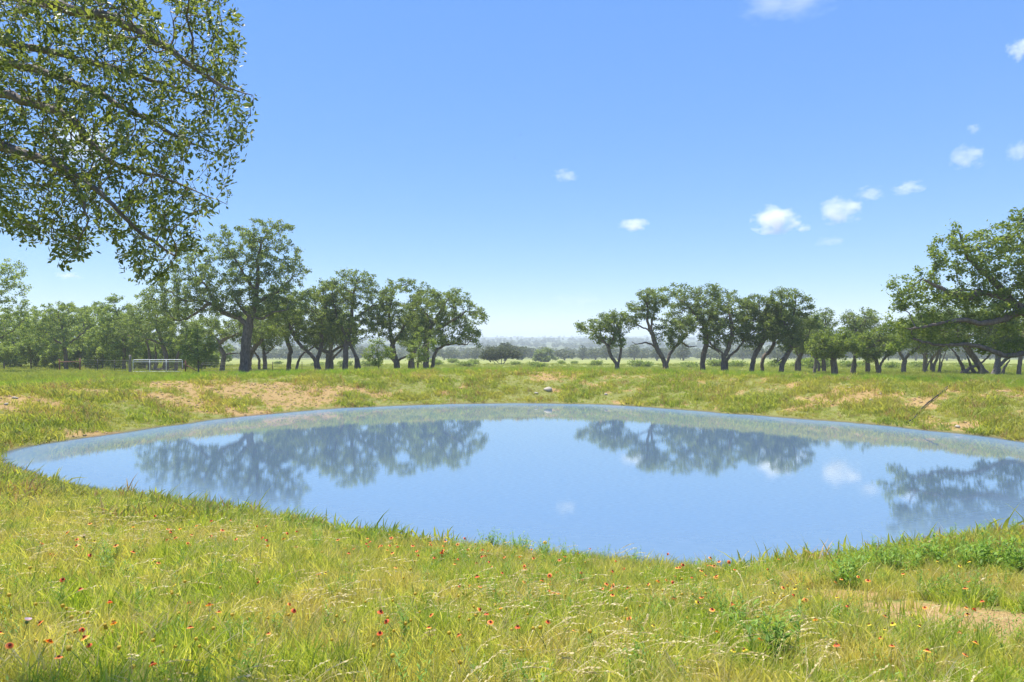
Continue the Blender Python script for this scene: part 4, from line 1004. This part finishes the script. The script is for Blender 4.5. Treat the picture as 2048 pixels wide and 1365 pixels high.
tag(ga, 'white tubular farm gate with wire mesh set in the pasture fence', 'gate')
q = MB(); q.tube([(0, 0, -.3), (.03, 0, .4), (-.03, .02, .9), (.04, 0, 1.4), (.0, .0, 1.85)], [.15, .13, .14, .11, .10], 9)
c = q.build('gate_post', M['cedar'], None, tuple(at(260, 65.5))); tag(c, 'crooked grey cedar post on the latch side of the white gate', 'post')
gb = empty('gate_post', tuple(at(371, 66.6))); q = MB(); q.tube([(0, 0, -.3), (0, 0, 1.42)], .065, 10); q.build('upright', M['rust'], gb)
q = MB(); e = at(404, 67)-at(371, 66.6); q.tube([(0, 0, 0.95), e*0.5+np.array([0, 0, .5]), e+np.array([0, 0, .02])], .04, 8); q.build('brace', M['rust'], gb)
tag(gb, 'rusty pipe post with a slanting brace on the hinge side of the gate', 'post')
# brown H brace
h0 = at(119, 80); h1 = at(160, 77); hb = empty('fence_brace', h0); e = h1-h0
for b_, hh in ((np.zeros(3), 1.45), (e, 1.5)):
    q = MB(); q.tube([b_+np.array([0, 0, -.3]), b_+np.array([0, 0, hh])], .085, 10); q.build('post', M['rust'], hb)
q = MB(); q.tube([np.array([0, 0, 1.12]), e+np.array([0, 0, 1.12])], .06, 8); q.build('rail', M['rust'], hb)
tag(hb, 'brown steel H-shaped fence brace of two posts and a rail', 'fence brace')
def wire_fence(pts, hgt, label, heights, name='wire_fence'):
    t = empty(name, pts[0]); p0 = pts[0]
    for p in pts:
        q = MB(); r_ = p-p0; q.tube([r_+np.array([0, 0, -.3]), r_+np.array([0, 0, hgt])], .035, 6); q.build('post', M['tpost'], t)
    for z in heights:
        q = MB(); q.tube([p-p0+np.array([0, 0, z]) for p in pts], .007, 4, cap=False); q.build('wire', M['wire'], t)
    tag(t, label, 'fence')
wire_fence([h1, at(195, 74), at(229, 70), at(258, 66)], 1.4, 'thin wire fence with dark steel posts running from the brown brace to the gate', (.3, .55, .8, 1.05, 1.3))
wire_fence([at(404, 67.3), at(443, 69), at(489, 71), at(545, 72), at(604, 84), at(632, 92), at(680, 98), at(730, 104)], 1.2, 'long wire fence with slim dark posts crossing the pasture behind the grove', (.35, .65, .95, 1.15))

# ------------------------------------------------------------------ pipe, stones, birds
M['pipe'] = solid('black_pipe', (0.015, 0.016, 0.017), (0.035, 0.036, 0.036), 20, 0.5, 0)
pp = hit([1900, 1885, 1868, 1852, 1838, 1826, 1812], [776, 790, 803, 818, 833, 845, 856])
P_ = resample(pp+np.array([0, 0, .07]), .3); P_[:, 2] = np.maximum(P_[:, 2], height(P_[:, 0], P_[:, 1])+.05)
q = MB(); q.tube(P_-P_[0], 0.026, 8); po = q.build('water_pipe', M['pipe'], None, tuple(P_[0])); tag(po, 'black plastic pipe running down the sandy bank into the pond', 'pipe')
M['stone'] = solid('pale_limestone', (0.30, 0.25, 0.18), (0.50, 0.44, 0.35), 7, 0.9, 0.5)
ST = [(1095, 786, .40), (1072, 790, .2), (968, 794, .18), (1212, 794, .16), (1630, 812, .14), (1742, 803, .16), (1760, 792, .13), (1700, 780, .15), (1915, 862, .16), (1985, 835, .15), (470, 802, .13), (30, 803, .16), (12, 815, .14), (1480, 815, .14)]
ps = hit([s_[0] for s_ in ST], [s_[1] for s_ in ST])
for k, (p, s_) in enumerate(zip(ps, ST)):
    rs = np.random.default_rng(900+k); a_ = rs.normal(0, 1, (5, 3)); f_ = lambda V: 1+0.16*np.sin(V@a_.T*2.6).sum(1)*0.6
    q = MB(); q.ball((0, 0, 0), (s_[2]*.7, s_[2]*.55, s_[2]*.38), 9, 6, f_)
    so = q.build('stone', M['stone'], None, (p[0], p[1], p[2]+s_[2]*.15), smooth=False); so.rotation_euler = (0, 0, rs.random()*6.28)
    big_ = k == 0
    tag(so, 'largest pale limestone block on the far bank below the bare saddle' if big_ else 'small pale limestone lying on the pond bank', 'stone', None if big_ else 'stones on the pond banks')
M['bird'] = solid('dark_feathers', (0.02, 0.02, 0.022), (0.05, 0.048, 0.045), 10, 0.8, 0)
for k, (X, Y, d, lb) in enumerate([(1041, 271, 130, 'tiny dark bird flying high, the upper of two'), (1029, 318, 150, 'tiny dark bird flying high, the lower of two')]):
    t = empty('bird', tuple(px(X, Y, d)), 0.5+k)
    q = MB(); q.tube([(0, -.16, -.01), (0, -.10, 0), (0, 0, .01), (0, .09, .01), (0, .14, .03), (0, .18, .03)], [.012, .035, .05, .04, .03, .006], 8); q.build('body', M['bird'], t)
    for s_ in (-1, 1):
        q = MB(); q.add(np.array([[0, .06, .02], [s_*.14, .07, .09], [s_*.30, .0, .06], [s_*.14, -.03, .085], [0, -.05, .015]]), [[0, 1, 3, 4]], [[1, 2, 3]]); q.build('wing', M['bird'], t, smooth=False)
    tag(t, lb, 'bird', 'birds in the sky')

# ------------------------------------------------------------------ wild flowers
M['red_petal'] = leaf_mat('firewheel_petal', (0.50, 0.05, 0.02), (0.80, 0.16, 0.04), (0.92, 0.50, 0.08), 0.3)
M['yellow_petal'] = leaf_mat('yellow_petal', (0.50, 0.36, 0.03), (0.72, 0.52, 0.03), (0.85, 0.68, 0.06), 0.3)
M['mauve'] = leaf_mat('thistle_petal', (0.36, 0.20, 0.36), (0.52, 0.34, 0.50), (0.70, 0.55, 0.68), 0.3)
M['eye'] = solid('flower_eye', (0.09, 0.02, 0.012), (0.22, 0.06, 0.02), 60, 0.9, 0)
M['stalk'] = solid('flower_stalk', (0.10, 0.15, 0.04), (0.20, 0.25, 0.08), 30, 0.8, 0)
def petals(name, n, r, mat, droop, tips):
    V = []; Q = []; tn = []
    for k in range(n):
        a = 2*math.pi*k/n; u = np.array([math.cos(a), math.sin(a), 0]); v = np.array([-u[1], u[0], 0]); w = r*math.pi/n*0.95
        o = len(V)
        for t_, ww in ((0.15, .35), (0.7, 1.0), (1.0, .62)): V += [u*r*t_-v*w*ww+np.array([0, 0, -droop*r*t_*t_]), u*r*t_+v*w*ww+np.array([0, 0, -droop*r*t_*t_])]
        Q += [[o, o+1, o+3, o+2], [o+2, o+3, o+5, o+4]]; tn += tips
    return mesh_np(name, V, [np.array(Q)], mat, False, {'tint': ('FACE', tn)})
def stalk_mesh(h, bend): 
    q = MB(); q.tube([(0, 0, -h), (bend*.2, 0, -h*.6), (bend*.15, 0, -h*.25), (0, 0, 0)], [.003, .0028, .0025, .0022], 4, cap=False); return q.mesh('stem', M['stalk'])
pr = [petals('petals', 11, .031, M['red_petal'], .25, [.35, .75]), petals('petals', 10, .027, M['red_petal'], .55, [.15, .5]), petals('petals', 12, .030, M['red_petal'], .4, [.45, 1.0])]
py_ = [petals('petals', 9, .026, M['yellow_petal'], .45, [.5, .9])]
q = MB(); q.ball((0, 0, .004), (.012, .012, .009), 8, 5); m_eye = q.mesh('centre', M['eye'])
q = MB(); q.ball((0, 0, .006), (.0165, .0165, .015), 9, 6, lambda V: 1+.08*np.sin(V[:, 0]*19)*np.sin(V[:, 1]*17)); m_ball = q.mesh('head', M['yellow_petal'])
q = MB(); q.ball((0, 0, -.01), (.018, .018, .018), 8, 5); m_bulb = q.mesh('bulb', M['stalk'])
m_th = petals('florets', 22, .030, M['mauve'], -.75, [.3, .8])
m_st = [stalk_mesh(.34, .05), stalk_mesh(.30, -.06), stalk_mesh(.36, .1)]
def cluster(L, seed):
    rs = np.random.default_rng(seed); out_ = []
    for (X, Y, sx, sy, n) in L: out_ += [(X+rs.normal(0, sx), Y+rs.normal(0, sy)) for _ in range(n)]
    return [p for p in out_ if -30 < p[0] < 2080 and 1000 < p[1] < 1400], rs
def flowers(pos, rs, kind, label, cat, grp, name):
    h_ = hit([p[0] for p in pos], [p[1]+14 for p in pos])
    for k, (p, g_) in enumerate(zip(pos, h_)):
        s = pond_sd(g_[0:1], g_[1:2])[0]
        if s < 0.25: continue
        hh = 0.16+0.11*rs.random(); t = empty(name, (g_[0], g_[1], g_[2]+hh), rs.random()*6.28); t.rotation_euler = (rs.normal(0, .35), rs.normal(.1, .35), rs.random()*6.28)
        sc_f = 0.62+0.4*rs.random(); t.scale = (sc_f,)*3
        obj('stem', m_st[k % 3], t)
        if kind == 'red': obj('petals', pr[int(rs.integers(0, 3))], t); obj('centre', m_eye, t)
        elif kind == 'ball': obj('head', m_ball, t)
        elif kind == 'yellow': obj('petals', py_[0], t); obj('centre', m_eye, t)
        else: obj('florets', m_th, t); obj('bulb', m_bulb, t)
        tag(t, label, cat, grp)
pos, rs = cluster([(150, 1110, 90, 30, 16), (340, 1095, 60, 25, 12), (520, 1085, 60, 25, 14), (790, 1100, 80, 20, 26), (890, 1128, 90, 20, 18), (1010, 1135, 60, 20, 10), (1150, 1185, 150, 40, 30), (1330, 1185, 120, 40, 22), (1450, 1150, 60, 16, 12),
                   (1600, 1260, 150, 50, 14), (1850, 1310, 120, 40, 10), (100, 1320, 150, 40, 8), (400, 1250, 200, 70, 16), (800, 1300, 200, 50, 12), (1800, 1195, 150, 30, 8)], 1)
flowers(pos, rs, 'red', 'red and orange firewheel flower standing in the meadow grass', 'flower', 'firewheel flowers in the meadow', 'firewheel_flower')
pos, rs = cluster([(110, 1300, 120, 50, 22), (380, 1280, 130, 60, 20), (1100, 1270, 200, 60, 34), (1500, 1220, 100, 40, 16), (700, 1300, 150, 40, 12), (850, 1125, 90, 25, 16)], 2)
flowers(pos, rs, 'ball', 'round yellow spent flower head on a thin stalk in the grass', 'flower', 'yellow seed heads in the meadow', 'flower_head')
pos, rs = cluster([(1900, 1165, 90, 30, 8), (1560, 1210, 60, 20, 5), (1760, 1270, 90, 30, 8), (300, 1150, 250, 40, 5), (1350, 1320, 200, 30, 4)], 3)
flowers(pos, rs, 'yellow', 'yellow daisy with a dark eye in the near meadow', 'flower', 'yellow daisies in the meadow', 'yellow_daisy')
flowers([(168, 1106)], np.random.default_rng(4), 'thistle', 'mauve thistle head among red flowers in the grass', 'flower', None, 'thistle_flower')
flowers([(55, 1303)], np.random.default_rng(5), 'thistle', 'lilac thistle head among yellow seed heads in the grass', 'flower', None, 'thistle_flower')

# leafy weeds one can pick out
m_w = [leafy('leaves', np.random.default_rng(60+k), .34, M['forb'], 16, .16, .07) for k in range(4)]
q = MB()
for k in range(5): q.tube([(0, 0, -.05), (.02*math.cos(k*1.3), .02*math.sin(k*1.3), .1), (.05*math.cos(k*1.3), .05*math.sin(k*1.3), .26)], [.003, .0025, .0015], 4, cap=False)
m_ws = q.mesh('stems', M['stalk'])
WD = [(982, 1104, 1.0), (1008, 1108, .8), (1045, 1112, .9), (1085, 1118, .9), (1550, 1330, 1.3), (1490, 1290, 1.0), (1690, 1175, 1.3), (1760, 1150, 1.2), (1850, 1140, 1.3), (1905, 1145, 1.4), (1960, 1150, 1.4), (2010, 1150, 1.5), (2040, 1160, 1.4), (1800, 1150, 1.2), (1720, 1160, 1.1)]
wp = hit([w_[0] for w_ in WD], [w_[1] for w_ in WD])
for k, (p, w_) in enumerate(zip(wp, WD)):
    t = empty('leafy_weed', tuple(p), k*1.7); t.scale = (w_[2]*1.15, w_[2]*1.15, w_[2]); obj('stems', m_ws, t); obj('leaves', m_w[k % 4], t)
    tag(t, 'fresh green leafy weed growing at the near water edge' if k < 4 else 'bushy bright green weed on the near bank beside the bare track' if k > 5 else 'tall leafy weed in the near meadow grass', 'weed', 'weeds at the near water edge' if k < 4 else 'weeds beside the bare track' if k > 5 else 'tall weeds in the meadow')

# ------------------------------------------------------------------ clouds (fair-weather cumulus, 1.2 km up)
m, nt, out = nmat('cloud_vapour')
tc = N(nt, 'ShaderNodeTexCoord'); oi = N(nt, 'ShaderNodeObjectInfo')
ad = N(nt, 'ShaderNodeVectorMath', operation='ADD'); cx = N(nt, 'ShaderNodeCombineXYZ'); nt.links.new(mth(nt, 'MULTIPLY', oi.outputs['Random'], 40.0), cx.inputs[0])
nt.links.new(tc.outputs['Object'], ad.inputs[0]); nt.links.new(cx.outputs[0], ad.inputs[1])
nz = noise(nt, 1.7, 5, 0.6, ad.outputs[0])
ln = N(nt, 'ShaderNodeVectorMath', operation='LENGTH'); nt.links.new(tc.outputs['Object'], ln.inputs[0])
fall = mth(nt, 'MULTIPLY', mth(nt, 'SUBTRACT', 0.92, ln.outputs['Value']), 1.25)
dn = mth(nt, 'ADD', fall, mth(nt, 'MULTIPLY', mth(nt, 'SUBTRACT', nz, 0.58), 3.4))
inside_ = mth(nt, 'MULTIPLY', dn, mth(nt, 'MULTIPLY', mth(nt, 'GREATER_THAN', 0.95, ln.outputs['Value']), 1.0))
dn = mth(nt, 'MINIMUM', mth(nt, 'MAXIMUM', inside_, 0.0), 0.8)
ka = N(nt, 'ShaderNodeAttribute', attribute_name='vapour', attribute_type='OBJECT').outputs['Fac']
pv = N(nt, 'ShaderNodeVolumePrincipled'); pv.inputs['Color'].default_value = (1, 1, 1, 1); pv.inputs['Anisotropy'].default_value = 0.0
nt.links.new(mth(nt, 'MULTIPLY', dn, ka), pv.inputs['Density']); nt.links.new(pv.outputs[0], out.inputs['Volume'])
CL = [(1548, 440, 58, 36, 3.2, 'brightest white cumulus cloud, dense and compact', None), (1682, 424, 54, 36, 1.6, 'soft white cloud next to the brightest cumulus', None), (1605, 456, 22, 12, .8, 'small wisp trailing off the brightest cumulus', None),
      (1267, 450, 40, 17, 1.8, 'small flat white cloud over the gap between the groves', None), (1130, 352, 34, 16, .7, 'thin faint streak of cloud in the open blue', None),
      (1935, 316, 42, 32, .8, 'hazy half-dissolved cloud above the great oak', None), (1948, 258, 20, 14, .4, 'faint scrap of cloud above the hazy one', None), (2036, 305, 26, 30, .6, 'pale soft cloud beside the hazy half-dissolved one', None),
      (1815, 375, 42, 20, .9, 'ragged wisp of cloud with a bright tip', None), (1740, 388, 40, 18, .7, 'stretched wisp of cloud over the soft white cloud', None), (2042, 98, 34, 30, 1.4, 'white cloud highest above the great oak', None),
      (1570, 4, 120, 34, .7, 'wide thin veil of cloud high overhead', None), (1660, 484, 36, 14, .35, 'faint crumb of cloud under the soft white cloud', None), (1155, 600, 60, 20, .25, 'very faint cloud low over the valley gap', None),
      (138, 552, 34, 10, .9, 'small flat cloud low over the wood beyond the fence', None), (150, 290, 85, 62, 1.6, 'white cloud half hidden behind the near oak boughs', None)]
for k, (X, Y, rx, rz, kk, lb, _) in enumerate(CL):
    alt = 1200 if Y < 520 else 700
    d = alt*F/(682.5-Y); s_ = d/F; rs = np.random.default_rng(300+k); a_ = rs.normal(0, 1, (6, 3))
    q = MB(); q.ball((0, 0, 0), 1.0, 20, 12, lambda V: 0.90+0.10*np.sin(V@a_.T*2.5).mean(1)*1.5)
    o = q.build('cloud', m, None, tuple(px(X, Y, d))); o.scale = (rx*s_, max(rx, rz)*s_*.8, rz*s_)
    o['vapour'] = kk*2.2/(max(rx, rz)*s_*1.6)
    tag(o, lb, 'cloud', 'clouds in the sky')

# ------------------------------------------------------------------ haze over the whole place
m, nt, out = nmat('summer_haze')
pv = N(nt, 'ShaderNodeVolumePrincipled'); pv.inputs['Color'].default_value = (0.86, 0.93, 1.0, 1); pv.inputs['Density'].default_value = 0.00046
pv.inputs['Anisotropy'].default_value = 0.0
nt.links.new(pv.outputs[0], out.inputs['Volume'])
hz = MB(); hz.box((0, 0, 31), (14400, 14400, 88)); hzo = hz.build('haze', m, smooth=False)
tag(hzo, 'thin pale summer haze lying over the valley and the hills', 'haze', kind='stuff')
